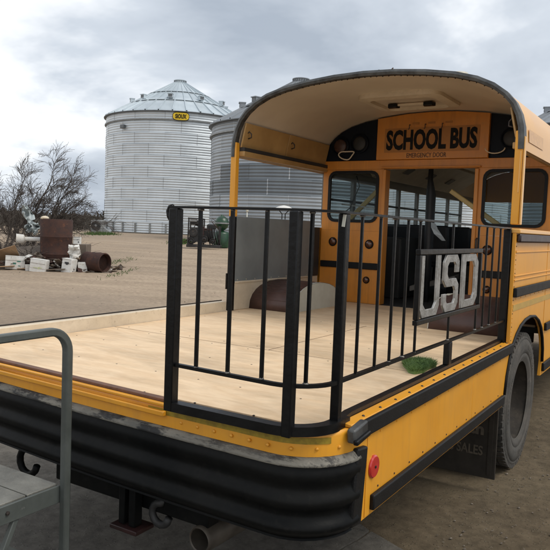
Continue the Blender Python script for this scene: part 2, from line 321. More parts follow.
def dirt(name, a, b_, c_, tracks=True):
    m = bpy.data.materials.new(name); m.use_nodes = True; T = m.node_tree; L = T.links; b = T.nodes['Principled BSDF']
    tcn = nd(m, 'ShaderNodeTexCoord')
    def noise(s, d=8, r=.6, st=(1,1,1), rot=0):
        mpn = nd(m, 'ShaderNodeMapping'); mpn.inputs['Scale'].default_value = st; mpn.inputs['Rotation'].default_value = (0,0,rot); L.new(tcn.outputs['Object'], mpn.inputs[0])
        n = nd(m, 'ShaderNodeTexNoise'); n.inputs['Scale'].default_value = s; n.inputs['Detail'].default_value = d; n.inputs['Roughness'].default_value = r; L.new(mpn.outputs[0], n.inputs['Vector']); return n.outputs['Fac']
    r1 = nd(m, 'ShaderNodeValToRGB'); L.new(noise(.22, 6), r1.inputs[0])
    r1.color_ramp.elements[0].position = .35; r1.color_ramp.elements[0].color = (*b_, 1); r1.color_ramp.elements[1].position = .62; r1.color_ramp.elements[1].color = (*a, 1)
    fine = noise(9, 10, .75)
    r2 = nd(m, 'ShaderNodeMapRange'); L.new(fine, r2.inputs[0]); r2.inputs['From Min'].default_value = .3; r2.inputs['From Max'].default_value = .7; r2.inputs['To Min'].default_value = .55; r2.inputs['To Max'].default_value = 1.35
    hv = nd(m, 'ShaderNodeHueSaturation'); L.new(r1.outputs[0], hv.inputs['Color']); L.new(r2.outputs[0], hv.inputs['Value'])
    vo = nd(m, 'ShaderNodeTexVoronoi'); vo.inputs['Scale'].default_value = 44; L.new(tcn.outputs['Object'], vo.inputs['Vector'])
    sp = nd(m, 'ShaderNodeSeparateColor'); L.new(vo.outputs['Color'], sp.inputs[0])
    rg = nd(m, 'ShaderNodeMapRange'); L.new(sp.outputs[0], rg.inputs[0]); rg.inputs['From Min'].default_value = .70; rg.inputs['From Max'].default_value = .95; rg.inputs['To Max'].default_value = .85
    rd = nd(m, 'ShaderNodeMapRange'); L.new(vo.outputs['Distance'], rd.inputs[0]); rd.inputs['From Min'].default_value = .32; rd.inputs['From Max'].default_value = .22
    mg = nd(m, 'ShaderNodeMath', operation='MULTIPLY'); L.new(rg.outputs[0], mg.inputs[0]); L.new(rd.outputs[0], mg.inputs[1])
    mx2 = nd(m, 'ShaderNodeMix', data_type='RGBA'); L.new(mg.outputs[0], mx2.inputs['Factor']); L.new(hv.outputs[0], mx2.inputs['A']); mx2.inputs['B'].default_value = (*c_, 1)
    col = mx2.outputs['Result']; hsrc = fine
    if tracks:
        tr = noise(.7, 6, .6, (.10, .8, 1), R(-25))
        rt_ = nd(m, 'ShaderNodeMapRange'); L.new(tr, rt_.inputs[0]); rt_.inputs['From Min'].default_value = .42; rt_.inputs['From Max'].default_value = .62; rt_.inputs['To Min'].default_value = .90; rt_.inputs['To Max'].default_value = 1.06
        h2 = nd(m, 'ShaderNodeHueSaturation'); L.new(col, h2.inputs['Color']); L.new(rt_.outputs[0], h2.inputs['Value']); col = h2.outputs[0]
    if tracks:
        mw_ = nd(m, 'ShaderNodeMapping'); mw_.inputs['Location'].default_value = (38, -62, 0); L.new(tcn.outputs['Object'], mw_.inputs[0])
        wv_ = nd(m, 'ShaderNodeTexWave', wave_type='RINGS', rings_direction='Z'); L.new(mw_.outputs[0], wv_.inputs['Vector']); wv_.inputs['Scale'].default_value = .16; wv_.inputs['Distortion'].default_value = 9; wv_.inputs['Detail'].default_value = 3; wv_.inputs['Detail Scale'].default_value = .12
        wr_ = nd(m, 'ShaderNodeMapRange'); L.new(wv_.outputs['Fac'], wr_.inputs[0]); wr_.inputs['From Min'].default_value = .72; wr_.inputs['From Max'].default_value = .98; wr_.inputs['To Max'].default_value = .38
        wm_ = nd(m, 'ShaderNodeMath', operation='MULTIPLY'); L.new(wr_.outputs[0], wm_.inputs[0]); L.new(noise(.35, 5), wm_.inputs[1])
        wx_ = nd(m, 'ShaderNodeMix', data_type='RGBA'); L.new(wm_.outputs[0], wx_.inputs['Factor']); L.new(col, wx_.inputs['A']); wx_.inputs['B'].default_value = (.52, .42, .30, 1); col = wx_.outputs['Result']
        pm_ = nd(m, 'ShaderNodeMapRange'); L.new(noise(.11, 7, .62), pm_.inputs[0]); pm_.inputs['From Min'].default_value = .46; pm_.inputs['From Max'].default_value = .62; pm_.inputs['To Max'].default_value = .62
        pmx = nd(m, 'ShaderNodeMix', data_type='RGBA'); L.new(pm_.outputs[0], pmx.inputs['Factor']); L.new(col, pmx.inputs['A']); pmx.inputs['B'].default_value = (.20, .16, .125, 1); col = pmx.outputs['Result']
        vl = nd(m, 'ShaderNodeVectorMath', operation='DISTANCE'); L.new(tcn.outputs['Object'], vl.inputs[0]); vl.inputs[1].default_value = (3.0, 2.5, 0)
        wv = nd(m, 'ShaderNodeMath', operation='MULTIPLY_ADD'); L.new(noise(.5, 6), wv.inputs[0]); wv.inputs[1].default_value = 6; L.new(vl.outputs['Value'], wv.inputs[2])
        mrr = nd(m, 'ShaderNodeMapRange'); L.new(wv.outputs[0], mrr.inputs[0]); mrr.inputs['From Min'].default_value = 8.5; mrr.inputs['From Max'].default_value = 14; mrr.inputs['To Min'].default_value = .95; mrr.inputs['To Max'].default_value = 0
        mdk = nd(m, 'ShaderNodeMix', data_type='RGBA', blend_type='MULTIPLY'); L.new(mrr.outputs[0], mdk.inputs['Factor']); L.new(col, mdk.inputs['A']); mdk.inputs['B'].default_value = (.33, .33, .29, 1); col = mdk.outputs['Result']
    L.new(col, b.inputs['Base Color']); b.inputs['Roughness'].default_value = .95; b.inputs['Specular IOR Level'].default_value = .15
    ad_ = nd(m, 'ShaderNodeMath', operation='ADD'); L.new(hsrc, ad_.inputs[0]); L.new(mg.outputs[0], ad_.inputs[1])
    bp = nd(m, 'ShaderNodeBump'); bp.inputs['Strength'].default_value = .8; bp.inputs['Distance'].default_value = .02; L.new(ad_.outputs[0], bp.inputs['Height']); L.new(bp.outputs[0], b.inputs['Normal'])
    return m
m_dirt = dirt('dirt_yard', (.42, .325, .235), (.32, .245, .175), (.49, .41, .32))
m_slab = dirt('worn_concrete', (.175, .160, .138), (.125, .114, .098), (.21, .195, .17), False)
m_rust = mat('rusty_steel', (.060, .024, .015), (.030, .013, .010), .85, scale=5, spots=(.13,.05,.022), spot_at=.60, spot_scale=4, bump=.4, bscale=14)
m_bark = mat('grey_brown_bark', (.105, .085, .07), (.06, .048, .040), .9, scale=4)
m_white = mat('white_carton', (.72, .72, .70), (.62, .62, .59), .6, scale=4, spots=(.42,.38,.32), spot_at=.60, dust=(.40,.33,.25), dust_amt=.6)
m_card = mat('brown_cardboard', (.34, .215, .115), (.27, .165, .09), .8, scale=5)
m_tarp = mat('dull_tarp', (.16, .125, .095), (.11, .085, .065), .75, scale=4, bump=.3, bscale=6)
m_foil = mat('silver_foil', (.50, .54, .54), (.30, .34, .34), .5, metal=.25, scale=6)
m_print = mat('carton_print', (.04, .22, .16), (.05, .12, .10), .6, scale=9)
m_printk = mat('dark_carton_print', (.03, .03, .035), (.05, .05, .05), .6, scale=9)
m_green = mat('green_paint', (.010, .058, .022), (.006, .032, .014), .4, scale=4, coat=.2)
m_mach = mat('greasy_black_iron', (.030, .028, .027), (.018, .017, .016), .55, scale=6, spots=(.12,.075,.05), spot_at=.60, spot_scale=6)
m_grey = mat('weathered_grey_metal', (.30, .31, .31), (.22, .23, .23), .5, metal=.3, scale=5)
m_grass = mat('grass_blades', (.07, .125, .022), (.035, .075, .012), .7, scale=14)
m_turf = mat('turf_blades', (.13, .215, .05), (.045, .10, .022), .65, scale=14, spots=(.20,.19,.07), spot_at=.62, spot_scale=40)
m_wood = mat('far_trees', (.10, .088, .072), (.06, .055, .045), .95, scale=.4)
m_field = mat('far_scrub', (.12, .10, .065), (.08, .07, .045), .95, scale=.3)

# ------------------------------------------------------------------ ground
def cuts(a, b, n, p=2.2):
    return [a+(b-a)*(i/n)**p for i in range(n+1)]
xs = [-v for v in reversed(cuts(3, 1800, 46, 4.0))] + [-3+.25*i for i in range(1, 40)] + cuts(7, 1800, 40, 4.0)
ys = [-v for v in reversed(cuts(6, 900, 18, 4.0))] + [-6+.25*i for i in range(1, 52)] + cuts(7, 2200, 60, 3.6)
xs = sorted(set(xs)); ys = sorted(set(ys))
from mathutils import noise as mn
rows = []
for y in ys:
    r = []
    for x in xs:
        d = math.hypot(x-1, y-1)
        amp = .05*min(1, max(0, (d-6)/20))
        z = gz(x, y) + amp*mn.noise(Vector((x*.16, y*.16, 3))) + .006*mn.noise(Vector((x*1.7, y*1.7, 0)))-.006
        if 1.35 < x < 6 and y > 1.2:                     # wheel ruts beside the bus
            z -= .03*min(1, (y-1.2)/1.5)*max(0, math.cos((x+.12*math.sin(y*.7))*9))
        r.append((x, y, z))
    rows.append(r)
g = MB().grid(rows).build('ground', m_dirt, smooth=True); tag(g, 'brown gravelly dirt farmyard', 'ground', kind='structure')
# worn slab under the back of the bus (two pours with an open crack between)
def edge(x, y, a=.022): return (x+a*mn.noise(Vector((x*3, y*3, 1))), y+a*mn.noise(Vector((x*3, y*3, 9))))
def slabpoly(c, n=14):
    out = []
    for i in range(len(c)):
        a, b_ = c[i], c[(i+1) % len(c)]
        for k in range(n):
            t = k/n; out.append(edge(a[0]+(b_[0]-a[0])*t, a[1]+(b_[1]-a[1])*t))
    return out
slab_root = None
for c in (((.30,-5),(.722,.377),(.752,.645),(.97,.56),(3.6,-.7),(3.8,-5)), ((-7,-5),(.285,-5),(.705,.377),(.735,.652),(.335,.93),(-1.2,1.5),(-7,2.0))):
    o = MB().prism(slabpoly(c), (-.03, .006), lambda u, v, w: (u, v, w)).build('slab' if slab_root else 'apron', m_slab, slab_root)
    if not slab_root: slab_root = o; tag(o, 'worn grey concrete apron with a crack under the bus rear', 'apron', kind='structure')

# loose stones
mbp = MB()
for i in range(7800):
    a = random.random()
    if i < 7200: x, y = random.uniform(1.0, 5.5), random.uniform(-1.0, 8.5)
    else: x, y = random.uniform(-22, -1.5), random.uniform(.5, 26)
    s = random.choice((.006, .008, .008, .012, .012, .02))*random.uniform(.5, 1.1)*(.5 if i < 7200 else 1.1)
    if i % 90 == 0: s *= 1.8
    z = gz(x, y); k = []
    for (ux, uy, uz) in ((1,0,0),(0,1,0),(-1,0,0),(0,-1,0),(0,0,.8),(0,0,-.8)):
        k.append((x+s*ux*random.uniform(.7,1.3)+s*.2*uy, y+s*uy*random.uniform(.7,1.3), z+s*uz*random.uniform(.5,1)+s*.1))
    mbp.add(k, [(0,1,4),(1,2,4),(2,3,4),(3,0,4),(1,0,5),(2,1,5),(3,2,5),(0,3,5)])
m_peb = mat('gravel_stones', (.22,.185,.145), (.09,.072,.056), .9, scale=60)
tag(mbp.build('gravel', m_peb), 'small loose stones scattered over the dirt', 'gravel', kind='stuff')

# far wood and scrub
mbw = MB()
for i in range(9000):
    px = random.uniform(-120, 1100); D = random.uniform(260, 420)
    base = at(px, 228+(px-275)*.039, D); base.z = gz(base.x, base.y)
    hgt = (3.2+2.4*mn.noise(Vector((px*.03, 0, 0)))+1.4*mn.noise(Vector((px*.15, 3, 0))))*D/300
    z = base.z + hgt*random.random()**.7; s = random.uniform(.4, 1.1)
    c = Vector((base.x, base.y, z))
    a = Vector((random.gauss(0,1), random.gauss(0,1), random.gauss(0,1))).normalized(); b_ = a.orthogonal().normalized()
    mbw.add([c+a*s, c+b_*s, c-a*s*.8, c-b_*s*1.1], [(0,1,2,3)])
tag(mbw.build('woods', m_wood), 'dark band of bare far-off trees along the horizon', 'woods', kind='stuff')

# ------------------------------------------------------------------ THE BUS
L1, L2, ZF, W = 1.839, 3.451, 1.032, 1.22
BL = 9.3                                  # front of the body
bus = thing('school_bus', 'yellow school bus with its rear cut open into a railed plywood deck', 'bus', (0, 3.5, 0))
# rear path (plan), rounded corners, used by bumper, flange and yellow end strip
def rear_path(off=0, rad=.24, y0=-.895, yend=-.60):
    sk = lambda p: (p[0], p[1]+.045*max(0, 1-p[0])*(1 if p[1] < -.6 else .6))
    pts = [(-W-off, yend)]
    for i in range(9):
        t = math.pi + (math.pi/2)*i/8; pts.append((-W+rad+math.cos(t)*(rad+off), y0+rad+math.sin(t)*(rad+off)))
    for i in range(1, 16):
        u = i/16; x = (-W+rad)+(2*W-2*rad)*u; pts.append((x, y0-off-.022*math.sin(math.pi*u)))
    for i in range(9):
        t = -math.pi/2 + (math.pi/2)*i/8; pts.append((W-rad+math.cos(t)*(rad+off), y0+rad+math.sin(t)*(rad+off)))
    pts.append((W+off, yend)); return [sk(p) for p in pts]
def sweep(prof, yend=-.6, rad=.24):
    rows = [[(x, y, z) for x, y in rear_path(o, rad, yend=yend)] for o, z in prof]
    return MB().grid(rows)
prof = []
z0, z1 = .902, .625
for i in range(37):
    u = i/36; prof.append((.018+.014*math.sin(2*math.pi*(2.75*u-.10))*(.45+.55*u) - .012*max(0, u-.85)/.15, z0+(z1-z0)*u))
prof = [(.0, .904)] + prof + [(.0, .618), (-.05, .618)]
bmp = sweep(prof, yend=-.655).build('bumper', m_bump, bus, smooth=50)
sweep([(-.03, .938), (.003, .935), (.010, .931), (.024, .915), (.027, .910), (.025, .904), (.005, .904)], yend=-.66).build('bumper_flange', m_flange, bus, smooth=50)
sweep([(-.05, 1.026), (-.010, 1.026), (-.002, 1.018), (0, 1.01), (0, .936), (-.03, .936)]).build('end_strip', m_yel, bus, smooth=40)
# raised yellow sill channel across the entry, left of the rail
mb = MB()
for zc, h, yo in ((.992, .022, -.912), (1.026, .014, -.903)):
    mb.bar((-1.0, yo+.082, zc), (.47, yo+.012, zc), .022, h)
mb.build('entry_sill', m_yel, bus, bev=.004)
MB().bar((-.99, -.790, 1.038), (.47, -.862, 1.038), .035, .014).build('sill_trim', mat('brown_trim', (.17,.075,.04), (.10,.045,.025), .6, scale=20), bus, bev=.003)
for i in range(9):
    x = .55+.085*i
    if x < 1.0: y, nx, ny = -.898+.045*(1-x)-.010*(1-x), 0, -1
    else:
        t = -math.pi/2+(x-.98)/.24*1.1; x, y = W-.24+math.cos(t)*.24, -.895+.24+math.sin(t)*.24; nx, ny = math.cos(t), math.sin(t)
    MB().lathe((x, y-.006*(ny < -.9), .966), (nx, ny, 0), [(.007, -.004), (.007, .002), (.005, .0045), (0, .0052)], 10).build('rivet', m_yel, bus, smooth=True)
# gold reflective tape on the end strip
MB().grid([[(x, y, z) for x, y in rear_path(.0025)[20:31]] for z in (1.008, .984)]).build('reflective_tape', m_tapeg, bus)

# deck: plywood sheets laid across the bus
yb = [-.87, .46, 1.68, 2.06]
for (x0, x1, y0, y1) in ((-1.19, 1.137, -.80, .453), (-1.19, .097, .467, 1.90), (.109, 1.137, .467, 1.90), (-.72, .52, 1.908, 3.43), (.524, 1.137, 1.904, 2.15), (-1.19, -.724, 1.904, 2.15), (.524, 1.137, 3.08, 3.43), (-1.19, -.724, 3.08, 3.43)):
    MB().box(x0, x1, y0, y1, ZF-.02, ZF).build('plywood_sheet', m_ply, bus, bev=.002)
for a in ((-1.19, 1.137, .4535, .4665), (.0975, .1085, .467, 1.90), (-1.19, 1.137, 1.9005, 1.9035)): MB().box(a[0], a[1], a[2], a[3], ZF-.015, ZF-.0025).build('sheet_joint', m_brown, bus)
# screws in the sheets
for y in (-.80, -.45, .02, .40, .52, .95, 1.4, 1.84):
    for x in (-1.1, -.82, -.55, -.27, 0.0, .27, .55, .85):
        MB().lathe((x+random.uniform(-.02,.02), y, ZF), (0,0,1), [(.005, -.003), (.005, .0008), (0, .0008)], 8).build('screw', m_boltd, bus)
MB().box(-.5, .5, -.76, BL-.05, .96, 1.008).build('subfloor', m_intdk, bus)
for x0, x1 in ((-1.17, -.501), (.501, 1.17)):
    for y0, y1 in ((-.58, 1.72), (3.1, BL-.05)): MB().box(x0, x1, y0, y1, .96, 1.008).build('subfloor', m_intdk, bus)
# left kerb and base
MB().box(-1.245, -1.195, -.66, L1-.03, 1.02, 1.118).build('kerb', m_cream, bus, bev=.006)
MB().bar((-1.25, -.64, 1.122), (-1.25, L1-.03, 1.122), .008, .008).build('kerb_shadow_edge', m_boltd, bus)  # thin dark bar drawn in for the kerb's outer edge and its shadow line
MB().box(-1.225, -1.205, -.6, 1.7, .62, 1.019).build('left_skirt', m_yel, bus)
# right edge ledge, strips, panels
def strip(name, y0, y1, z0_, z1_, x=W, t=.018, m=m_rub, b=.006): return MB().box(x, x+t, y0, y1, z0_, z1_).build(name, m, bus, bev=b)
MB().prism([(1.172, 1.046), (1.2195, 1.040), (1.2195, 1.028), (1.172, 1.028)], (-.70, 1.86), lambda u, v, w: (u, w, v)).build('deck_ledge', m_yel, bus, bev=.003)
for i in range(15):
    y = -.56+.168*i
    MB().lathe((1.203, y, 1.040), (0,0,1), [(.0065, -.004), (.0065, .004), (.004, .007), (0, .007)], 8).build('ledge_bolt', m_boltd, bus, smooth=40)
strip('rub_rail', -.62, 1.84, .975, 1.040, t=.022)
strip('lower_rub_rail', -.50, 1.672, .645, .708, t=.022)
arch = [(1.700,.622),(1.715,.70),(1.745,.82),(1.80,.93),(1.875,1.02),(1.97,1.085),(2.09,1.135),(2.24,1.165),(2.42,1.175),(2.60,1.16),(2.75,1.115),(2.87,1.045),(2.955,.95),(3.005,.85),(3.015,.74),(2.985,.622)]
lowp = [(-.60,.622),(.946,.622),(.946,1.027),(-.60,1.027)]
F = lambda u, v, w: (w, u, v)
MB().prism(lowp, (W-.02, W), F).build('side_panel', m_yel, bus, bev=.002)
MB().prism([(.950,.622),(1.700,.622),(1.715,.70),(1.745,.82),(1.80,.93),(1.865,1.012),(1.875,1.027),(.950,1.027)], (W-.02, W), F).build('side_panel', m_yel, bus, bev=.002)
MB().box(W, W+.003, -.548, -.5, .63, .97).build('panel_edge', m_yel, bus, bev=.001)
for z in (.722, .955):
    for i in range(12):
        MB().lathe((W, -.42+.18*i, z), (1,0,0), [(.005,-.002),(.004,.003),(0,.004)], 8).build('panel_rivet', m_yel if z > .8 else m_boltd, bus)
body = MB().prism([(1.80,1.0295),(1.875,1.0295)]+arch[5:]+[(BL,.622),(BL,1.80),(1.80,1.80)], (W-.025, W), F).build('body_side', m_yel, bus, bev=.002)
MB().prism([(1.80,.64),(1.70,.64),(1.70,.66),(1.80,.66)], (-W, -W+.02), F).build('bracket', m_boltd, bus)
MB().prism([(2.985,.622),(3.015,.74),(3.005,.85),(2.955,.95),(2.87,1.045),(2.75,1.115),(2.60,1.16),(2.42,1.175),(2.24,1.165),(2.09,1.135),(1.97,1.085),(1.90,1.04),(L1+.056,1.03),(L1+.056,1.80),(BL,1.80),(BL,.622)], (-W, -W+.025), F).build('body_side', m_yel, bus)
MB().tube([(W+.004, y, z) for y, z in arch[1:-1]], .012, 8).build('fender_trim', m_rub, bus, smooth=True)
strip('sill_cap', 1.80, BL, 1.80, 1.832, x=W-.07, t=.095, m=m_roofo, b=.006)
strip('upper_rub_rail', 1.815, BL, 1.738, 1.796, t=.03, m=mat('dark_maroon_strip', (.030,.012,.014), (.02,.01,.01), .4, scale=8), b=.01)
strip('belt_rub_rail', 1.81, BL, 1.360, 1.425, t=.026)
strip('reflective_tape', 1.83, BL, 1.262, 1.305, t=.003, m=m_tape, b=0)
strip('lower_rub_rail', 3.02, BL, 1.0, 1.066, t=.022)
strip('skirt_rub_rail', 3.02, BL, .655, .725, t=.022)
for z in (1.47, 1.50, 1.665): strip('body_crease', 1.82, BL, z, z+.012, t=.006, m=m_yel, b=.003)
for y in (2.97, 4.4):
    MB().box(W, W+.0025, y, y+.035, 1.06, 1.735).build('panel_seam', m_yel, bus, bev=.001)
for i in range(24):
    MB().lathe((W, 1.826, 1.06+i*.031), (1,0,0), [(.0045,-.002),(.004,.003),(0,.004)], 8).build('panel_rivet', m_boltd if i % 3 == 0 else m_yel, bus)
for i in range(20):
    MB().lathe((W, 1.9+.16*i, 1.345), (1,0,0), [(.0045,-.002),(.004,.003),(0,.004)], 8).build('panel_rivet', m_yel, bus)
# corner: vertical rubber, clamp, red reflector
MB().bar((W+.008, -.662, .640), (W+.008, -.628, .940), .092, .028, upv=(1,0,0)).build('corner_rubber', m_rub, bus, bev=.008)
MB().bar((W+.014, -.735, 1.005), (W+.014, -.615, 1.022), .035, .055).build('rail_clamp', m_gedge, bus, bev=.008)
MB().bar((W+.034, -.735, .985), (W+.034, -.615, 1.0), .02, .02).build('rail_clamp', m_blk, bus, bev=.005)
ref = MB().lathe((W, -.485, .822), (1,0,0), [(.047,-.002),(.047,.008),(.042,.013),(0,.014)], 28).build('side_reflector', m_red, bus, smooth=40)
MB().lathe((W+.0142, -.485, .822), (1,0,0), [(.006,-.002),(.006,.003),(0,.004)], 8).build('reflector_screw', m_boltd, ref)

# wheels
def tyre_mesh():
    mb = MB(); pr = [(.30,-.115),(.33,-.128),(.40,-.138),(.46,-.136),(.495,-.122),(.51,-.10),(.513,0),(.51,.10),(.497,.120),(.480,.131),(.477,.127),(.470,.129),(.467,.134),(.43,.138),(.40,.138),(.372,.136),(.369,.131),(.362,.131),(.359,.134),(.33,.128),(.30,.115)]
    mb.lathe((0,0,0), (1,0,0), pr, 56, False); 
    return mb
def tread_mesh():
    mb = MB()
    for i in range(60):
        for x0, x1, o in ((-.120,-.070,0),(-.062,-.008,.4),(-.002,.052,.1),(.062,.122,.6)):
            t = 2*math.pi*(i+o)/60; c = Vector(((x0+x1)/2, math.cos(t)*.508, math.sin(t)*.508))
            mb.obox(c, (1,0,0), (0,-math.sin(t),math.cos(t)), (0,math.cos(t),math.sin(t)), (x1-x0)/2, .019, .016)
    return mb
def rim_mesh():
    mb = MB(); mb.lathe((0,0,0), (1,0,0), [(.325,-.10),(.335,.10),(.345,.118),(.335,.128),(.315,.118),(.300,.05),(.27,-.02),(.235,-.045),(.12,-.05),(.115,.0),(.09,.03),(0,.032)], 40)
    return mb
tyre_me = tyre_mesh().mesh('tyre', m_tyre, True); tread_me = tread_mesh().mesh('tread', m_tyre); rim_me = rim_mesh().mesh('rim', m_rim, 40)
lg = MB(); random.seed(3)
for a0 in (.4, 2.5, 4.6):
    for k in range(11):
        t = a0+.075*k; h_ = random.choice((.016, .018, .012)); lg.obox((.1375, .415*math.cos(t), .415*math.sin(t)), (1,0,0), (0,-math.sin(t),math.cos(t)), (0,math.cos(t),math.sin(t)), .0022, random.uniform(.005,.011), h_)
lug_me = lg.mesh('sidewall_lug', m_tyre)
nut_me = MB().lathe((0,0,0), (1,0,0), [(.017,0),(.017,.03),(.01,.034),(0,.034)], 6).mesh('wheel_nut', m_rim)
for sx, x, y in ((1,1.055,2.45),(1,.72,2.45),(-1,-1.055,2.45),(-1,-.72,2.45),(1,1.05,8.1),(-1,-1.05,8.1)):
    wq = inst('wheel', tyre_me, bus, (0,0,0)); wq.matrix_parent_inverse = Matrix.Identity(4)
    wq.location = (x, y-3.5, .515 if abs(x) > 1 else .500); wq.scale = (1, 1, 1) if abs(x) > 1 else (.97, .97, .97); wq.rotation_euler = (.1, 0, 0 if sx > 0 else math.pi)
    inst('tread', tread_me, wq); inst('rim', rim_me, wq); inst('sidewall_lug', lug_me, wq)['kind'] = 'stuff'
    if abs(x) > 1:
        for k in range(8):
            t = 2*math.pi*k/8; inst('wheel_nut', nut_me, wq, (-.046, .17*math.cos(t), .17*math.sin(t)))
# wheel housing interior, axle, chassis
MB().tube([(-1.1,2.45,.515),(-.2,2.45,.515),(-.15,2.45,.515),(.15,2.45,.515),(.2,2.45,.515),(1.1,2.45,.515)], [.07,.07,.2,.2,.07,.07], 12).build('axle', m_rim, bus, smooth=True)
for s in (-1, 1):
    MB().box(s*.45-.05, s*.45+.05, -.78, BL-.3, .66, .93).build('chassis_rail', m_intdk, bus, bev=.004)
for y in (-.72, .1, 1.0, 3.2, 4.6, 6): MB().box(-1.1, 1.1, y, y+.06, .86, .958).build('cross_member', m_intdk, bus)
# hitch frame, tow hooks, exhaust
hb = MB(); hb.box(-.32, .62, -.78, -.70, .50, .645); hb.build('hitch_beam', m_bump, bus, bev=.006)
MB().box(.225, .262, -.84, -.79, .43, .66).build('hitch_plate', m_bump, bus, bev=.004)
MB().box(.165, .20, -.84, -.79, .43, .66).build('hitch_plate', m_bump, bus, bev=.004)
MB().box(.13, .29, -.86, -.74, .405, .425).build('hitch_foot', m_redp, bus, bev=.004)
def hook(cx, cy, cz, r, m):
    pts = [(cx+.02, cy+.12, cz+.14), (cx+.01, cy+.02, cz+r+.01)]
    for i in range(11):
        t = math.pi/2 + math.pi*1.45*i/10; pts.append((cx+.2*r*math.cos(t)+r*math.cos(t)*.8, cy, cz+r*math.sin(t)))
    MB().tube(pts, [.018]*len(pts), 8).build('tow_hook', m, bus, smooth=True)
hook(-.50, -.80, .555, .065, m_bump); hook(.36, -.78, .50, .048, m_intdk)
ex = MB(); dirp = Vector((.05, 1, .02)).normalized(); p0 = Vector((.59, -.80, .452))
ex.lathe(p0, dirp, [(.048, .25), (.048, .004), (.053, 0), (.057, .004), (.058, .02), (.057, 1.5)], 24)
ex.build('exhaust_pipe', m_pipe, bus, smooth=50)
# mud flap
fl = MB().box(.60, 1.19, 1.735, 1.755, .09, .66).build('mud_flap', m_mud, bus, bev=.004)
text_mesh('lettering', 'BUS SALES', m_mudtx, lambda u, v, w: (.775+u, 1.7345-w, .245+v), .325, .068, fl, .02, .003, 'faded print reading BUS SALES')
text_mesh('lettering', 'an', m_mudtx, lambda u, v, w: (.985+u, 1.7345-w, .39+v), .115, .06, fl, .04, .003, 'faded last letters of a dealer name')
MB().box(1.135, 1.165, 1.728, 1.735, .12, .64).build('flap_bar', m_mud, fl)
MB().box(.585, 1.2, 1.725, 1.768, .645, .69).build('flap_hanger', m_intdk, bus)

# ---------------------------------------------------------------- roof
half = [(1.220,2.375),(1.219,2.44),(1.212,2.53),(1.190,2.615),(1.150,2.695),(1.09,2.765),(1.0,2.832),(.88,2.888),(.72,2.932),(.5,2.967),(.25,2.990),(0,2.998)]
prof_o = half + [(-x, z) for x, z in reversed(half[:-1])]
def inset(p, d):
    out = []
    for i, (x, z) in enumerate(p):
        a = Vector(p[max(i-1,0)]); b_ = Vector(p[min(i+1,len(p)-1)]); t = (b_-a).normalized(); out.append((x-t.y*d, z+t.x*d))
    return out
prof_i = inset(prof_o, .045)
def arch_sheet(p, y0, y1, n=2): return MB().grid([[(x, y0+(y1-y0)*i/n, z) for x, z in p] for i in range(n+1)])
prof_o2 = inset(prof_o, .0); prof_c = inset(prof_o, .032)
roof = MB(); k = len(prof_o)
roof.grid([[(x, y, z) for x, z in prof_o] for y in (L1+.03, 3.0, 4.5, BL)]); roof.build('roof', m_roofo, bus, smooth=True)
MB().grid([[(x, y, z) for x, z in prof_c] for y in (L1+.025, 3.0, 4.5, BL)]).build('ceiling', m_ceil, bus, smooth=True)
# rim trim on the cut end
rim_o, rim_i = inset(prof_o, -.005), inset(prof_o, .034)
rb = MB(); rows = []
for (pp, y) in ((rim_o, L1+.075), (rim_o, L1), (inset(prof_o, .015), L1-.012), (rim_i, L1-.004), (rim_i, L1+.05)): rows.append([(x, y, z) for x, z in pp])
rb.grid(rows).build('roof_rim', m_gedge, bus, smooth=50)
riv = MB().lathe((0,0,0), (0,0,-1), [(.006,-.002),(.005,.003),(0,.0045)], 8).mesh('rim_rivet', m_boltd, True)
pc2 = inset(prof_o, .037)
acc = 0
for i in range(3, len(pc2)-4):
    a, b_ = Vector(pc2[i]), Vector(pc2[i+1]); n = max(1, int((b_-a).length/.045))
    for j in range(n):
        q = a+(b_-a)*j/n; o = inst('rim_rivet', riv, bus); o.matrix_parent_inverse = Matrix.Identity(4); o.location = (q.x, L1+.035-3.5, q.y-.0)
# roof ribs (panel joints) and little roof things
for y in (3.42, 5.2, 7.0):
    MB().grid([[(x, yy, z) for x, z in inset(prof_o, -.004)] for yy in (y, y+.05)]).build('roof_seam', m_roofo, bus, smooth=True)
MB().lathe((.60, 2.30, 2.955), (0,0,1), [(.07,-.01),(.07,.03),(.05,.035),(.05,.055),(.075,.06),(.07,.075),(0,.08)], 20).build('roof_vent', m_whitem, bus, smooth=40)
tw = MB()
for (a, b_) in (((.02,2.0,2.99),(.14,2.02,3.03)),((.06,2.0,2.99),(.05,2.02,3.045)),((.11,2.0,2.99),(.17,2.02,3.05)),((.10,2.0,3.02),(.0,2.0,3.03))): tw.tube([a, b_], .005, 5)
tw.build('roof_clip', m_boltd, bus)
# roof hatch in the ceiling
hz = 2.945
def rrect(x0, x1, y0, y1, r, n=4):
    o = []
    for cx, cy, a in ((x1-r,y1-r,0),(x0+r,y1-r,90),(x0+r,y0+r,180),(x1-r,y0+r,270)):
        for i in range(n+1): t = R(a+90*i/n); o.append((cx+r*math.cos(t), cy+r*math.sin(t)))
    return o
hat = MB(); a = rrect(-.34, .40, 2.42, 3.10, .10); b_ = rrect(-.26, .32, 2.50, 3.02, .08); n = len(a)
vs = [(x,y,hz-.03) for x,y in a]+[(x,y,hz-.04) for x,y in b_]+[(x,y,hz+.0) for x,y in b_]+[(x,y,hz+.02) for x,y in a]
fs = [(i,(i+1)%n,n+(i+1)%n,n+i) for i in range(n)]+[(n+i,n+(i+1)%n,2*n+(i+1)%n,2*n+i) for i in range(n)]+[(i,(i+1)%n,3*n+(i+1)%n,3*n+i) for i in range(n)]
hatch = hat.add(vs, fs).build('hatch_frame', m_cream, bus, smooth=40)
MB().prism(rrect(-.265,.325,2.495,3.025,.08), (hz-.012, hz+.01), lambda u,v,w:(u,v,w)).build('hatch_lid', m_ceil, hatch)
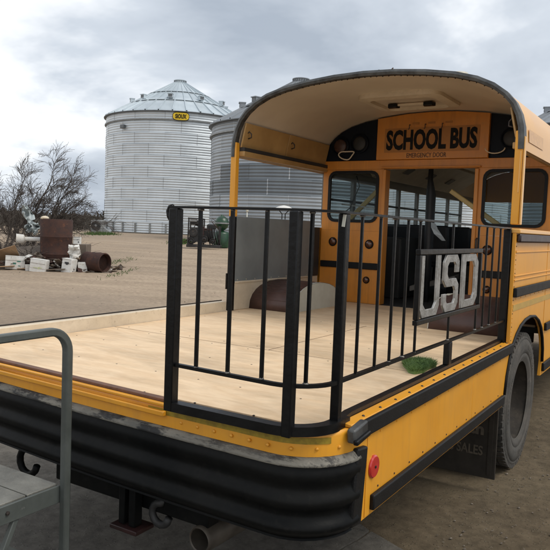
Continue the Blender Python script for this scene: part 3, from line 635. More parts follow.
MB().bar((-.10,2.80,hz-.03),(.16,2.80,hz-.03),.02,.02).build('hatch_bar', m_cream, hatch, bev=.004)
for x in (-.14, .19): MB().prism([(x-.04,2.77),(x+.04,2.77),(x+.055,2.83),(x-.055,2.83)], (hz-.055, hz-.02), lambda u,v,w:(u,v,w)).build('hatch_handle', m_blk, hatch, bev=.006)

# ---------------------------------------------------------------- open bay sides
for s, zl, mlow in ((-1, 1.03, m_blk), (1, 1.83, m_yel)):
    x = s*1.195
    MB().box(x-.03, x+.024, L1-.0, L1+.055, 1.86, 2.50).build('corner_post', m_yel, bus, bev=.006)
    if s < 0:
        MB().box(x-.028, x+.022, L1+.002, L1+.053, 1.03, 1.858).build('post_foot', m_blk, bus, bev=.005)
        MB().box(x-.036, x-.03, L1-.01, L1+.04, 1.22, 1.36).build('post_latch', m_boltd, bus, bev=.004)
MB().box(1.222, 1.232, L1+.004, L1+.05, 1.86, 2.46).build('post_facing', m_roofo, bus, bev=.003)
MB().bar((1.205, L1-.003, 2.08), (1.208, L1-.003, 2.36), .008, .004, upv=(0,1,0)).build('paint_chip', m_roofo, bus)
# end of the body side below the sill, next to the rail
MB().box(1.15, 1.197, L1-.03, L1+.03, 1.045, 1.80).build('body_end', m_blk, bus, bev=.006)
# left low wall
MB().box(-1.192, -1.180, L1+.058, L2-.14, 1.285, 1.862).build('wall_plate', m_galv, bus, bev=.004)
MB().box(-1.193, -1.178, L1+.058, L2-.02, 1.033, 1.284).build('wall_base', m_cream, bus, bev=.004)
MB().box(-1.194, -1.170, L1+.058, L2-.14, 1.272, 1.290).build('wall_ledge', m_cream, bus, bev=.004)
MB().box(-1.193, -1.17, L2-.138, L2-.02, 1.286, 1.80).build('wall_end', m_intdk, bus, bev=.004)
for i in range(10): MB().lathe((-1.180, L1+.1+.14*i, 1.302), (1,0,0), [(.005,-.002),(.004,.003),(0,.004)], 8).build('panel_rivet', m_cream, bus)
# right low wall inside
MB().box(1.17, 1.193, L1+.06, L2-.02, 1.20, 1.80).build('wall_plate', m_brown, bus)
for y0, y1 in ((L1+.06, 2.13), (3.09, L2-.02)): MB().box(1.15, 1.168, y0, y1, 1.033, 1.22).build('wall_base', m_brown, bus)
# header panels at the left and right
for s in (-1, 1):
    for y0, y1 in ((L1+.05, 2.62), (2.63, L2-.005)):
        MB().prism([(s*1.150,2.462),(s*1.166,2.462),(s*1.118,2.672),(s*1.104,2.668)], (y0, y1), lambda u,v,w:(u,w,v)).build('header_panel', m_head, bus, bev=.004)
        MB().tube([(s*1.135, y0+.05, 2.58), (s*1.11, y0+.055, 2.60), (s*1.09, y0+.06, 2.58), (s*1.09, y0+.06, 2.55), (s*1.12, y0+.055, 2.54)], .006, 6).build('coat_hook', m_boltd, bus, smooth=True)
    MB().box(s*1.16-.025, s*1.16+.04, L1+.056, L2-.005, 2.385, 2.430).build('header_rail', m_head, bus, bev=.006)
    MB().box(s*1.16-.012, s*1.16+.04, L1+.056, L2-.005, 2.431, 2.461).build('header_track', m_intdk, bus)
# text patch on the roof side
MB().grid([[(1.2205-(z-2.44)*.06+.003, y, z) for y in (2.0, 2.5)] for z in (2.44, 2.53)]).build('faded_decal', mat('faded_decal', (.74,.45,.21), (.62,.35,.15), .4, scale=34, stretch=(1,.6,1)), bus)

# wheel wells inside the bay
def well(x0, x1, side):
    pts = []
    for i in range(15):
        t = math.pi*i/14; pts.append((2.61-.47*math.cos(t), ZF+.245*math.sin(t)**.8))
    o = MB().grid([[(x, y, z) for y, z in pts] for x in (x0, x1)]).build('wheel_well', m_brown, bus, smooth=40, solid=.006)
    xi = x1 if side < 0 else x0; d = .004 if side < 0 else -.004
    MB().prism(pts, (xi, xi+d), F).build('well_face', m_whitem, o)
    MB().grid([[(xi+dx, y, z+.003) for y, z in pts] for dx in (d*1.5, -d*9)]).build('well_edging', m_whitem, o, smooth=True)
    return o
well(-1.197, -.72, -1)
pts = None
ow = well(.52, 1.165, 1)
MB().tube([(-.716, 2.42, 1.20), (-.712, 2.46, 1.225)], .006, 6).build('well_latch', m_boltd, bus)
for i in range(9):
    MB().tube([(-1.15, 2.16+.06*i, ZF+.245*math.sin(math.acos(max(-1,min(1,(2.61-(2.16+.06*i))/.47))))**.8+.002), (-.74, 2.16+.06*i, ZF+.245*math.sin(math.acos(max(-1,min(1,(2.61-(2.16+.06*i))/.47))))**.8+.002)], .003, 4).build('well_rib', m_brown, bus)

# ---------------------------------------------------------------- bulkhead
B0, B1 = L2, L2+.045
Fb = lambda u, v, w: (u, w, v)
def frame_panel(name, outer, hole, d, m, parent, bev=0):
    """outer/hole: same vertex count loops -> ring prism"""
    n = len(outer); mb = MB()
    vs = [Fb(u,v,d[0]) for u,v in outer]+[Fb(u,v,d[0]) for u,v in hole]+[Fb(u,v,d[1]) for u,v in outer]+[Fb(u,v,d[1]) for u,v in hole]
    fs = []
    for i in range(n):
        j = (i+1) % n; fs += [(i,j,n+j,n+i),(2*n+j,2*n+i,3*n+i,3*n+j),(i,2*n+i,2*n+j,j),(n+i,n+j,3*n+j,3*n+i)]
    return mb.add(vs, fs).build(name, m, parent, bev=bev, smooth=40)
def rect_like(x0, x1, z0, z1, r, n=4): return rrect(x0, x1, z0, z1, r, n)
bw = MB()
for s in (-1, 1):
    xa, xb_ = (-1.165, -.475) if s < 0 else (.475, 1.165)
    wx0, wx1 = (-1.087, -.535) if s < 0 else (.535, 1.087)
    pan = frame_panel('bulkhead_panel', rect_like(xa, xb_, 1.78, 2.41, .002), rect_like(wx0, wx1, 1.877, 2.385, .075), (B0, B1), m_yeli, bus)
    MB().box(xa, xb_, B0, B1, ZF, 1.779).build('bulkhead_panel', m_yeli, bus)
    gk = frame_panel('window_seal', rect_like(wx0-.012, wx1+.012, 1.865, 2.397, .085), rect_like(wx0+.016, wx1-.016, 1.893, 2.369, .062), (B0-.012, B0+.01), m_rub, bus)
    MB().prism(rect_like(wx0+.003, wx1-.003, 1.88, 2.382, .07), (B0+.02, B0+.026), Fb).build('window_pane', m_glass, gk)
    MB().box(xa+.01, xb_-.02, B0-.018, B0, 1.385, 1.452).build('bulkhead_rub_rail', m_rub, bus, bev=.006)
    for x, z, r in ((s*1.02, 1.655, .047), (s*.60, 1.645, .047), (s*.615, 1.275, .036)):
        lp = MB().lathe((x, B0, z), (0,-1,0), [(r,-.002),(r,.010),(r*.86,.016),(r*.8,.012)], 24).build('marker_lamp', m_rub, bus, smooth=40)
        MB().lathe((x, B0-.009, z), (0,-1,0), [(r*.82,-.002),(r*.7,.008),(r*.35,.014),(0,.016)], 24).build('lens', m_lens, lp, smooth=True)
# jambs and header
for s in (-1, 1): MB().box(s*.465-.018, s*.465+.018, B0-.02, B1+.05, ZF, 2.405).build('door_jamb', m_yeli, bus, bev=.005)
MB().box(-1.17, 1.17, B0-.004, B1, 2.411, 2.50).build('bulkhead_header', m_yeli, bus, bev=.004)
MB().box(-.50, .50, B0-.028, B0-.004, 2.418, 2.432).build('drip_lip', m_yeli, bus, bev=.004)
# upper wall following the roof arch
pi_ = [(x, z) for x, z in inset(prof_o, .041) if z > 2.50]
lobe_r = [(x, z) for x, z in pi_ if x > .60]
top_at = lambda x: next(z0+(z1-z0)*(x-x0)/(x1-x0) for (x0,z0),(x1,z1) in zip(pi_, pi_[1:]) if (x0-x)*(x1-x) <= 0)
for s in (1, -1):
    loop = [(s*.562, 2.502), (s*1.16, 2.502)] + [(s*x, z) for x, z in lobe_r if x < 1.165] + [(s*.562, top_at(.562))]
    lt = MB().prism(loop, (B0+.012, B1), Fb).build('lamp_panel', m_navy, bus)
    for i, (x, z) in enumerate(((.98, 2.655), (.76, 2.675))):
        lp = MB().lathe((s*x, B0+.012, z), (0,-1,0), [(.098,-.003),(.098,.02),(.085,.03),(.078,.02)], 28).build('warning_lamp', m_navy, bus, smooth=40)
        MB().lathe((s*x, B0-.006, z), (0,-1,0), [(.077,-.003),(.065,.012),(.03,.022),(0,.024)], 28).build('lens', mat('dull_lens', (.06,.026,.018), (.035,.018,.014), .4, scale=12) if i == 0 else m_intdk, lp, smooth=True)
# loose wire ring hanging under the left lamps
ring = [(-.90+.085*math.cos(t)+.01*math.sin(3*t), B0-.02, 2.565+.042*math.sin(t)+.012*math.cos(2*t)) for t in [2*math.pi*i/20 for i in range(21)]]
MB().tube(ring, .007, 6).build('wire_loop', m_cream, bus, smooth=True)
MB().tube([(.62+.09*math.cos(t), B0-.02, 2.62+.05*math.sin(t)-.03) for t in [math.pi+math.pi*i/10 for i in range(11)]], .006, 6).build('wire_loop', m_cream, bus, smooth=True)
loop = [(-.56, 2.502), (.56, 2.502)] + [(x, z) for x, z in pi_ if abs(x) < .56]
loop = [(-.56, 2.502), (.56, 2.502), (.56, top_at(.56)-.003), (.25, top_at(.25)-.003), (0, top_at(0)-.003), (-.25, top_at(-.25)-.003), (-.56, top_at(-.56)-.003)]
sg = MB().prism(loop, (B0-.025, B1), Fb).build('sign_panel', m_yeli, bus, bev=.004)
MB().box(-.475, .475, B0-.0285, B0-.0255, 2.572, 2.808).build('sign_patch', m_sign, sg)
text_mesh('lettering', 'SCHOOL BUS', m_letter, lambda u, v, w: (-.455+u, B0-.029-w, 2.592+v), .91, .200, sg, .042, .003, 'black letters reading SCHOOL BUS')
text_mesh('lettering', 'EMERGENCY DOOR', m_lettern, lambda u, v, w: (-.235+u, B0-.0258-w, 2.517+v), .40, .045, sg, 0, .003, 'small brown letters reading EMERGENCY DOOR')
for x in (-.21, -.05, .12):
    sgl = MB().tube([(x, B0-.03, 2.835), (x, B0-.055, 2.835), (x, B0-.055, 2.80), (x-.01, B0-.05, 2.79)], .004, 6).build('clearance_bracket', m_boltd, sg)
    MB().box(x+.02, x+.09, B0-.029, B0-.0255, 2.838, 2.858).build('scar_plate', m_sign, sg)
MB().tube([(.475+.03, B0-.03, 1.75), (.505, B0-.05, 1.74), (.505, B0-.05, 1.62), (.505, B0-.03, 1.61)], .009, 8).build('door_handle', m_boltd, bus, smooth=True)

# ---------------------------------------------------------------- passenger cabin beyond the bulkhead
MB().box(-1.17, 1.17, L2+.05, BL-.05, 1.012, 1.03).build('cabin_floor', m_intdk, bus)
yw = L2+.06; nwin = 7; pitch = (BL-.9-yw)/nwin
for s in (-1, 1):
    x = s*1.19
    MB().box(x-.015, x+.015, yw, BL, 1.83, 1.875).build('window_sill', m_int, bus)
    MB().box(x-.02, x+.02, yw, BL, 2.345, 2.44).build('window_header', m_int, bus)
    MB().box(s*1.178-.01, s*1.178+.01, yw, BL, 1.03, 1.829).build('wall_lining', m_intdk, bus)
    for k in range(nwin+1):
        y = yw+k*pitch; MB().box(x-.02, x+.02, y, y+.07, 1.876, 2.344).build('window_pillar', m_int, bus)
        if k < nwin:
            wp = MB().box(x-.003, x+.003, y+.072, y+pitch-.002, 1.878, 2.342).build('side_window', m_glass, bus)
            MB().box(x-.012, x+.012, y+.073, y+pitch-.003, 2.10, 2.125).build('sash_bar', m_intdk, wp)
# front wall and windscreen
MB().box(-1.19, 1.19, BL-.04, BL, .66, 1.70).build('front_wall', m_yel, bus)
MB().prism([(-1.17,2.38),(1.17,2.38)]+[(x,z) for x,z in inset(prof_o,.042) if z > 2.4], (BL-.04, BL), Fb).build('front_cap', m_yel, bus)
for x in (-1.15, 0, 1.15): MB().box(x-.035, x+.035, BL-.04, BL, 1.70, 2.38).build('windscreen_pillar', m_intdk, bus)
MB().box(-1.15, 1.15, BL-.02, BL-.012, 1.70, 2.38).build('windscreen', m_glass, bus)
# bench seats
def seat(x, y):
    st = MB().box(x-.46, x+.46, y-.40, y, 1.38, 1.50).build('bench_seat', m_seat, bus, bev=.04)
    MB().prism([(y-.42,1.42),(y-.36,1.42),(y-.44,1.88),(y-.50,1.88)], (x-.46, x+.46), F).build('seat_back', m_seat, st, bev=.03)
    for dx in (-.35, .35): MB().tube([(x+dx, y-.38, 1.03), (x+dx, y-.30, 1.39)], .015, 6).build('seat_leg', m_boltd, st)
for y in (5.3, 6.2, 7.1):
    seat(-.68, y)
    if y > 5.5: seat(.68, y)
# ceiling duct, stanchion, braces, oddments
du = MB().prism([(-1.05,2.50),(-.62,2.72),(-.56,2.66),(-.98,2.40)], (4.3, 7.4), lambda u,v,w:(u,w,v)).build('ceiling_duct', m_cream, bus, bev=.01)
for y in (4.9, 5.7, 6.5): MB().obox((-.775, y, 2.527), (.42,0,.26), (0,1,0), (-.26,0,.42), .055, .09, .012).build('duct_vent', m_int, du)
MB().tube([(-.225,4.2,1.03),(-.23,4.2,1.6),(-.235,4.2,2.2),(-.25,4.2,2.36),(-.25,4.22,2.9)], [.022,.05,.055,.03,.02], 10).build('stanchion', m_seat, bus, smooth=True)
MB().bar((-.02, 4.2, 2.245), (.60, 4.18, 1.835), .03, .05).build('grab_rail', m_brass, bus, bev=.008)
MB().bar((-.66, 3.85, 2.27), (-1.12, 3.82, 1.80), .03, .05).build('grab_rail', m_brass, bus, bev=.008)
MB().bar((-1.06, 3.70, 2.06), (-.60, 3.75, 2.02), .014, .014).build('wire_rail', m_chrome, bus)
MB().tube([(-.86,3.62,2.36),(-.82,3.62,2.25),(-.88,3.62,2.12),(-.92,3.62,2.02),(-1.0,3.62,1.96)], .006, 6).build('cable', m_intdk, bus, smooth=True)
MB().box(-.20, .20, 4.6, 4.66, 2.80, 2.83).build('ceiling_light', m_glint, bus)
MB().grid([[(-.20,4.15,1.90),(-.15,4.15,1.89)],[(-.19,4.13,1.85),(-.11,4.12,1.83)],[(-.15,4.12,1.78),(-.06,4.13,1.76)],[(-.07,4.15,1.71),(-.03,4.15,1.71)]]).build('plastic_scrap', m_glint, bus, solid=.006)
MB().obox((-.28, 4.6, 1.22), (1,.2,.3), (-.2,1,0), (0,0,1), .26, .2, .03).build('loose_panel', m_int, bus, bev=.006)
MB().obox((.02, 5.0, 1.15), (1,-.3,0), (.3,1,0), (0,0,1), .2, .2, .10).build('tool_box', m_intdk, bus, bev=.02)
MB().box(-1.0, -.55, 4.2, 4.9, 1.03, 1.72).build('cabinet', m_intdk, bus, bev=.02)

# ---------------------------------------------------------------- railing (welded to the bus)
RY, RX = -.925, 1.17
def corner_pts(z, off=0, r=.17):
    return [(RX-r+math.cos(t)*(r+off), RY+r+math.sin(t)*(r+off), z) for t in [-math.pi/2+math.pi/2*i/8 for i in range(9)]]
def flat_rail(name, path, w, h, m, b=.002):
    mb = MB(); rows = []
    P = [Vector(p) for p in path]; out = []
    for i, p in enumerate(P):
        d = (P[min(i+1,len(P)-1)]-P[max(i-1,0)]); d.z = 0; d.normalize(); n = Vector((d.y,-d.x,0))
        out.append([p+n*w/2+Vector((0,0,h/2)), p-n*w/2+Vector((0,0,h/2)), p-n*w/2-Vector((0,0,h/2)), p+n*w/2-Vector((0,0,h/2)), p+n*w/2+Vector((0,0,h/2))])
    mb.grid(out); m_ = len(out); mb.f.append((0,1,2,3)); k = (m_-1)*5; mb.f.append((k+3,k+2,k+1,k))
    return mb.build(name, m, bus, smooth=30)
top = [(.50, RY, 1.838)] + corner_pts(1.838) + [(RX, L1-.01, 1.832)]
flat_rail('top_rail', top, .032, .009, m_blk)
MB().tube([(.505,RY-.0,1.842),(.488,RY,1.838),(.480,RY,1.822),(.484,RY,1.803),(.492,RY,1.79)], .009, 8).build('rail_scroll', m_blk, bus, smooth=True)
flat_rail('lower_rail', [(.545, RY, 1.21)] + corner_pts(1.205) + [(RX, L1-.01, 1.198)], .018, .014, m_blk)
flat_rail('base_rail', [(.545, RY, 1.042)] + corner_pts(1.042, .0) + [(RX, -.66, 1.042)], .046, .036, m_blk)
flat_rail('base_rail', [(1.160, -.665, 1.044), (1.154, -.60, 1.047), (1.152, L1-.02, 1.050)], .034, .032, m_blk)
for i, (x, y, hw) in enumerate(((.522, RY, .021), (1.072, RY, .019), (RX-.003, -.735, .0175))):
    MB().box(x-hw, x+hw, y-hw, y+hw, 1.022 if i < 2 else 1.045, 1.833).build('rail_post', m_blk, bus, bev=.004)
MB().bar((RX+.004, -.757, 1.785), (RX+.008, -.755, 1.83), .012, .003, upv=(0,1,0)).build('weld_scrap', m_whitem, bus)
MB().box(RX-.03, RX+.02, L1-.062, L1-.014, 1.045, 1.826).build('rail_post', m_blk, bus, bev=.005)
MB().box(RX-.030, RX+.004, .60, .655, 1.064, 1.19).build('rail_post', m_blk, bus, bev=.005)
weld_me = MB().lathe((0,0,0), (0,0,1), [(.0,-.005),(.010,-.003),(.0115,.001),(.008,.005),(0,.007)], 9).mesh('weld_bead', mat('weld_bead', (.20,.185,.165), (.06,.055,.05), .45, metal=.5, scale=60), True)
def weld(x, y, z):
    o = inst('weld_bead', weld_me, bus); o.matrix_parent_inverse = Matrix.Identity(4); o.location = (x, y-3.5, z); s_ = random.uniform(.7, 1.15); o.scale = (s_, s_*random.uniform(.8,1.3), s_)
def baluster(x, y, z0_, z1_, w=.0115):
    weld(x, y, z0_+.001); weld(x, y, z1_-.002)
    MB().box(x-w/2, x+w/2, y-w/2, y+w/2, z0_, z1_).build('baluster', m_blk, bus, bev=.002)
for x in (.645, .797, .951): baluster(x, RY, 1.214, 1.832, .0135)
cxy = corner_pts(1.2)[4]; baluster(cxy[0]-.01, cxy[1]-.0, 1.21, 1.832, .013)
for y in (-.582, -.401, -.244, -.09): baluster(RX, y, 1.207, 1.832)
baluster(RX, .066, 1.692, 1.832); baluster(RX, .066, 1.207, 1.345)
baluster(RX, .569, 1.692, 1.832); baluster(RX, .569, 1.207, 1.345); baluster(RX, 1.09, 1.207, 1.345)
for y in (1.06, 1.245, 1.405, 1.575): baluster(RX, y, 1.205 if y > 1.1 else 1.692, 1.828)
# sign frame with cut steel letters USD
for (y0, y1, z0_, z1_) in ((.04, 1.12, 1.672, 1.698), (.04, 1.12, 1.338, 1.362), (.042, .072, 1.364, 1.670), (1.088, 1.116, 1.364, 1.670)):
    MB().box(RX-.008, RX+.016, y0, y1, z0_, z1_).build('sign_bar', m_blk, bus, bev=.003)
ZL, ZH = 1.366, 1.668; H = ZH-ZL
def letter(nm, poly, y0, w):
    P = [(y0+u*w, ZL+v*H) for u, v in poly]
    MB().prism(P, (RX-.002, RX+.010), F).build(nm, m_steel, bus, bev=.002)
c = .16
letter('letter_u', [(0,1),(0,c),(.14,0),(.86,0),(1,c),(1,1),(.82,1),(.82,.22),(.71,.125),(.29,.125),(.16,.22),(.16,1)], .082, .285)
letter('letter_s', [(.16,1),(.84,1),(1,.88),(1,.68),(.78,.68),(.78,.82),(.70,.865),(.32,.865),(.22,.80),(.22,.66),(.32,.575),(.82,.575),(1,.46),(1,.13),(.84,0),(.16,0),(0,.13),(0,.32),(.21,.32),(.21,.19),(.29,.14),(.71,.14),(.79,.21),(.79,.36),(.70,.435),(.18,.435),(0,.55),(0,.87)], .425, .255)
dpo = [(0,1),(.80,1),(1,.84),(1,.16),(.80,0),(0,0)]; dpi = [(.20,.86),(.68,.86),(.79,.75),(.79,.25),(.68,.14),(.20,.14)]
Pq = lambda poly: [(.745+u*.31, ZL+v*H) for u, v in poly]
def ring_letter(nm, o_, i_):
    n = len(o_); d = (RX-.002, RX+.010); mb = MB()
    vs = [F(u,v,d[0]) for u,v in o_]+[F(u,v,d[0]) for u,v in i_]+[F(u,v,d[1]) for u,v in o_]+[F(u,v,d[1]) for u,v in i_]; fs = []
    for i in range(n):
        j = (i+1) % n; fs += [(i,j,n+j,n+i),(2*n+j,2*n+i,3*n+i,3*n+j),(i,2*n+i,2*n+j,j),(n+i,n+j,3*n+j,3*n+i)]
    mb.add(vs, fs).build(nm, m_steel, bus, bev=.002)
ring_letter('letter_d', Pq(dpo), Pq(dpi))

# ---------------------------------------------------------------- turf offcut on the deck
tb = MB(); base = [(.90,.66),(.925,.57),(.97,.50),(1.02,.41),(1.06,.39),(1.085,.46),(1.075,.58),(1.085,.67),(1.03,.75),(.95,.755)]
tb.prism(base, (ZF+.0005, ZF+.018), lambda u,v,w:(u,v,w))
cxm, cym = 1.0, .58
def inside(x, y):
    r = False; j = len(base)-1
    for i in range(len(base)):
        (xi, yi), (xj, yj) = base[i], base[j]
        if (yi > y) != (yj > y) and x < (xj-xi)*(y-yi)/(yj-yi)+xi: r = not r
        j = i
    return r
k = 0
while k < 6000:
    x, y = random.uniform(.86,1.09), random.uniform(.36,.81)
    if not inside(x, y): continue
    k += 1; h = random.uniform(.008,.032); a = random.uniform(0,6.28); dx, dy = math.cos(a)*.002, math.sin(a)*.002; lx, ly = random.gauss(0,.018), random.gauss(0,.018)
    tb.add([(x-dx,y-dy,ZF+.012),(x+dx,y+dy,ZF+.012),(x+lx,y+ly,ZF+.012+h)], [(0,1,2)])
tag(tb.build('turf_mat', m_turf), 'small green offcut of artificial turf lying on the plywood deck', 'turf mat')

# ---------------------------------------------------------------- mobile steps at the rear
SY, SX, SZ = -1.2, .215, .73
st = thing('boarding_steps', 'grey metal boarding steps with a bent tube handrail behind the bus', 'steps', (-.2, -1.7, 0))
def tubepath(pts, r, name, n=10): return MB().tube(pts, r, n).build(name, m_stair, st, smooth=40)
# handrail on the right: up, bend, back toward the lower steps
hr = [(SX+.012, SY, .0), (SX+.012, SY, 1.26)]
for i in range(1, 9):
    t = math.pi/2*i/8; hr.append((SX+.012, SY-.085+.085*math.cos(t), 1.26+.085*math.sin(t)))
hr += [(SX+.012, SY-.55, 1.345)]
for i in range(1, 7):
    t = R(55)*i/6; hr.append((SX+.012, SY-.55-.10*math.sin(t), 1.345-.10*(1-math.cos(t))))
hr.append((SX+.012, SY-1.25, .62)); hr.append((SX+.012, SY-1.25, 0))
MB().tube(hr, .0225, 4).build('handrail', m_stair, st, bev=.006)
MB().tube([(x-1.02, y, z) for x, y, z in hr], .0225, 4).build('handrail', m_stair, st, bev=.006)
# platform and lower treads
for k, (y1, z) in enumerate(((SY+.0, SZ), (SY-.50, .49), (SY-.80, .25))):
    d = .46 if k == 0 else .27; xr = SX-.012; xl = SX-1.0
    MB().box(xl, xr, y1-d, y1, z-.05, z-.012).build('tread_frame', m_stair, st, bev=.004)
    nb = 3 if k == 0 else 2
    for j in range(nb):
        a = y1-d+.008+(d-.016)*j/nb; b_ = y1-d+.008+(d-.016)*(j+1)/nb-.006
        MB().box(xl+.01, xr-.006, a, b_, z-.0115, z).build('tread_plank', m_tread, st, bev=.003)
    for x in (xl, xr): MB().box(x-.004, x+.008, y1-d, y1, z-.075, z-.006).build('tread_side', m_stair, st, bev=.002)
    MB().lathe((xr+.008, y1-d*.55, z-.035), (1,0,0), [(.008,0),(.008,.006),(0,.008)], 6).build('tread_bolt', m_boltd, st)
for x in (SX-.02, SX-.99):
    MB().bar((x, SY-.20, SZ-.06), (x, SY-.46, .12), .022, .022).build('brace', m_stair, st, bev=.003)
    MB().bar((x, SY-.02, .12), (x, SY-1.2, .12), .025, .025).build('base_rail', m_stair, st, bev=.003)
    MB().bar((x, SY-.46, SZ-.05), (x, SY-1.2, .05), .022, .04).build('stringer', m_stair, st, bev=.003)
MB().bar((SX-.99, SY, .36), (SX-.0, SY, .36), .025, .025).build('cross_bar', m_stair, st, bev=.003)

# ---------------------------------------------------------------- grain bins
def galv_bin(name, c1, c2, dark):
    return mat(name, c1, c2, .40, metal=.4, scale=.5, rand=.045 if not dark else .12, spots=tuple(x*.8 for x in c2), spot_at=.63, spot_scale=.9, stretch=(1,1,.35), rvar=.08)
m_binA = galv_bin('bright_galvanised_sheet', (.62,.66,.685), (.52,.56,.585), False)
m_binB = galv_bin('dull_galvanised_sheet', (.30,.325,.345), (.25,.275,.295), True)
m_binC = galv_bin('old_dark_sheet', (.15,.17,.185), (.125,.14,.155), True)
m_binR = mat('galvanised_roof', (.56,.62,.655), (.46,.52,.555), .38, metal=.3, scale=.6, rand=.08)
m_binRd = mat('weathered_bin_roof', (.28,.30,.32), (.22,.24,.26), .45, metal=.4, scale=.6, rand=.10)
m_binD = mat('bin_trim', (.16,.17,.18), (.11,.12,.125), .5, metal=.3, scale=2)
m_seam = mat('bolted_seam', (.44,.465,.485), (.34,.365,.385), .5, metal=.3, scale=3)
m_decal = mat('yellow_decal', (.75,.52,.02), (.7,.47,.015), .5, scale=3)
def grain_bin(px, D, rad, eave, rings, nsh, label, mw, mr, decal=False, darkm=None):
    c = at(px, 230, D); cz = gz(c.x, c.y)
    b = thing('grain_bin', label, 'grain bin', (c.x, c.y, cz), 'grain bins behind the bus')
    rh = (eave-cz-.12)/rings; z0 = cz+.12
    MB().lathe((c.x,c.y,cz-.3), (0,0,1), [(rad+.35,0),(rad+.35,.38),(rad+.3,.42),(0,.42)], 48).build('foundation', m_slab, b)
    # one corrugated sheet
    da = 2*math.pi/nsh; NC, NR = 6, 27; rows = []
    for i in range(NR+1):
        u = i/NR; rr = rad+.017*math.cos(2*math.pi*u*4.5)
        rows.append([(rr*math.cos(-da/2+da*j/NC*1.012), rr*math.sin(-da/2+da*j/NC*1.012), u*rh) for j in range(NC+1)])
    smb = MB().grid(rows); nf = len(smb.f)
    smb.grid([[((r_[0][0]**2+r_[0][1]**2)**.5*1.0006*math.cos(-da/2+dd_), (r_[0][0]**2+r_[0][1]**2)**.5*1.0006*math.sin(-da/2+dd_), r_[0][2]) for dd_ in (-.004, .006)] for r_ in rows])
    sm = smb.mesh('wall_sheet', mw, True); sm.materials.append(m_seam)
    for p_ in sm.polygons:
        if p_.index >= nf: p_.material_index = 1
    smd = sm.copy()
    if darkm: smd.materials[0] = darkm
    for k in range(rings):
        for j in range(nsh):
            a = da*(j+.5*(k % 2)); o = inst('wall_sheet', sm, b); o.matrix_parent_inverse = Matrix.Identity(4)
            o.location = (0, 0, .12+k*rh); o.rotation_euler = (0, 0, a); s_ = 1+.0012*((j+k) % 3); o.scale = (s_, s_, 1)
            if darkm and k in (3, 4) and (k == 3 or j % 4 != 1): o.data = smd
    # roof: ribbed wedge panels
    hr = rad*.545; npan = 36; dp = 2*math.pi/npan; r0, r1 = rad+.22, .55
    def pt(r, a, dz=0): return (r*math.cos(a), r*math.sin(a), hr*(1-(r-r1)/(rad-r1))+dz)
    pm = MB()
    fr = [0, .2, .45, .7, 1]
    pm.grid([[pt(r0+(r1-r0)*f, a, dz) for a, dz in ((-dp/2,.0),(-dp/2,.13*(1-.5*f)),(-dp/2+.03*dp+.008,.13*(1-.5*f)),(-dp/2+.035*dp+.01,0),(0,0),(dp/2,0))] for f in fr])
    pmesh = pm.mesh('roof_panel', mr)
    for j in range(npan):
        o = inst('roof_panel', pmesh, b); o.matrix_parent_inverse = Matrix.Identity(4); o.location = (0,0,eave-cz); o.rotation_euler = (0,0,dp*j)
    MB().lathe((c.x,c.y,eave), (0,0,1), [(rad+.05,-.22),(rad+.26,-.18),(rad+.26,-.12),(rad+.05,-.05)], 64).build('eave_ring', m_binD, b, smooth=40)
    MB().lathe((c.x,c.y,eave+hr-.05), (0,0,1), [(.62,-.1),(.62,.18),(.68,.20),(.68,.26),(.36,.34),(.22,.36),(0,.36)], 24).build('roof_cap', mr, b, smooth=40)
    for j in range(20):
        a = 2*math.pi*j/20; MB().box(c.x+.63*math.cos(a)-.03, c.x+.63*math.cos(a)+.03, c.y+.63*math.sin(a)-.03, c.y+.63*math.sin(a)+.03, eave+hr, eave+hr+.13).build('cap_louver', m_binD, b)
    # roof ring rods and vents
    for f in (.33, .62):
        r = r0+(r1-r0)*f; z = pt(r,0)[2]+.07
        MB().lathe((c.x,c.y,eave+z), (0,0,1), [(r-.03,.03),(r+.02,0),(r+.03,.03),(r-.02,.06)], 72).build('roof_ring', mr, b)
    av = math.atan2(CP.y-c.y, CP.x-c.x)
    for k in range(10):
        a = av+.13+2*math.pi*(k+.5)/10; r = r0+(r1-r0)*.40; p = pt(r, a); q = Vector((c.x+p[0], c.y+p[1], eave+p[2]))
        vn = MB(); ra = Vector((math.cos(a), math.sin(a), 0)); tt = Vector((-ra.y, ra.x, 0))
        vn.obox(q+Vector((0,0,.22))+ra*.05, ra, tt, (0,0,1), .22, .24, .20); vn.obox(q+Vector((0,0,.42))+ra*.08, ra, tt, (0,0,1), .28, .28, .035)
        v = vn.build('roof_vent', mr, b)
        MB().obox(q+Vector((0,0,.22))+ra*.28, ra, tt, (0,0,1), .02, .19, .13).build('vent_mouth', m_binD, v)
    # wind ring and stiffener
    zr_ = z0+rh*(rings-.9)
    MB().lathe((c.x,c.y,zr_), (0,0,1), [(rad+.06,0),(rad+.16,0),(rad+.16,.12),(rad+.06,.12)], 64).build('wind_ring', m_grey, b)
    for j in range(nsh*2):
        a = da*j/2+.05
        if math.cos(a-av) < -.1: continue
        p = Vector((c.x+(rad+.09)*math.cos(a), c.y+(rad+.09)*math.sin(a), z0))
        MB().box(p.x-.06, p.x+.06, p.y-.06, p.y+.06, z0-.05, z0+.9).build('anchor_post', m_grey, b)
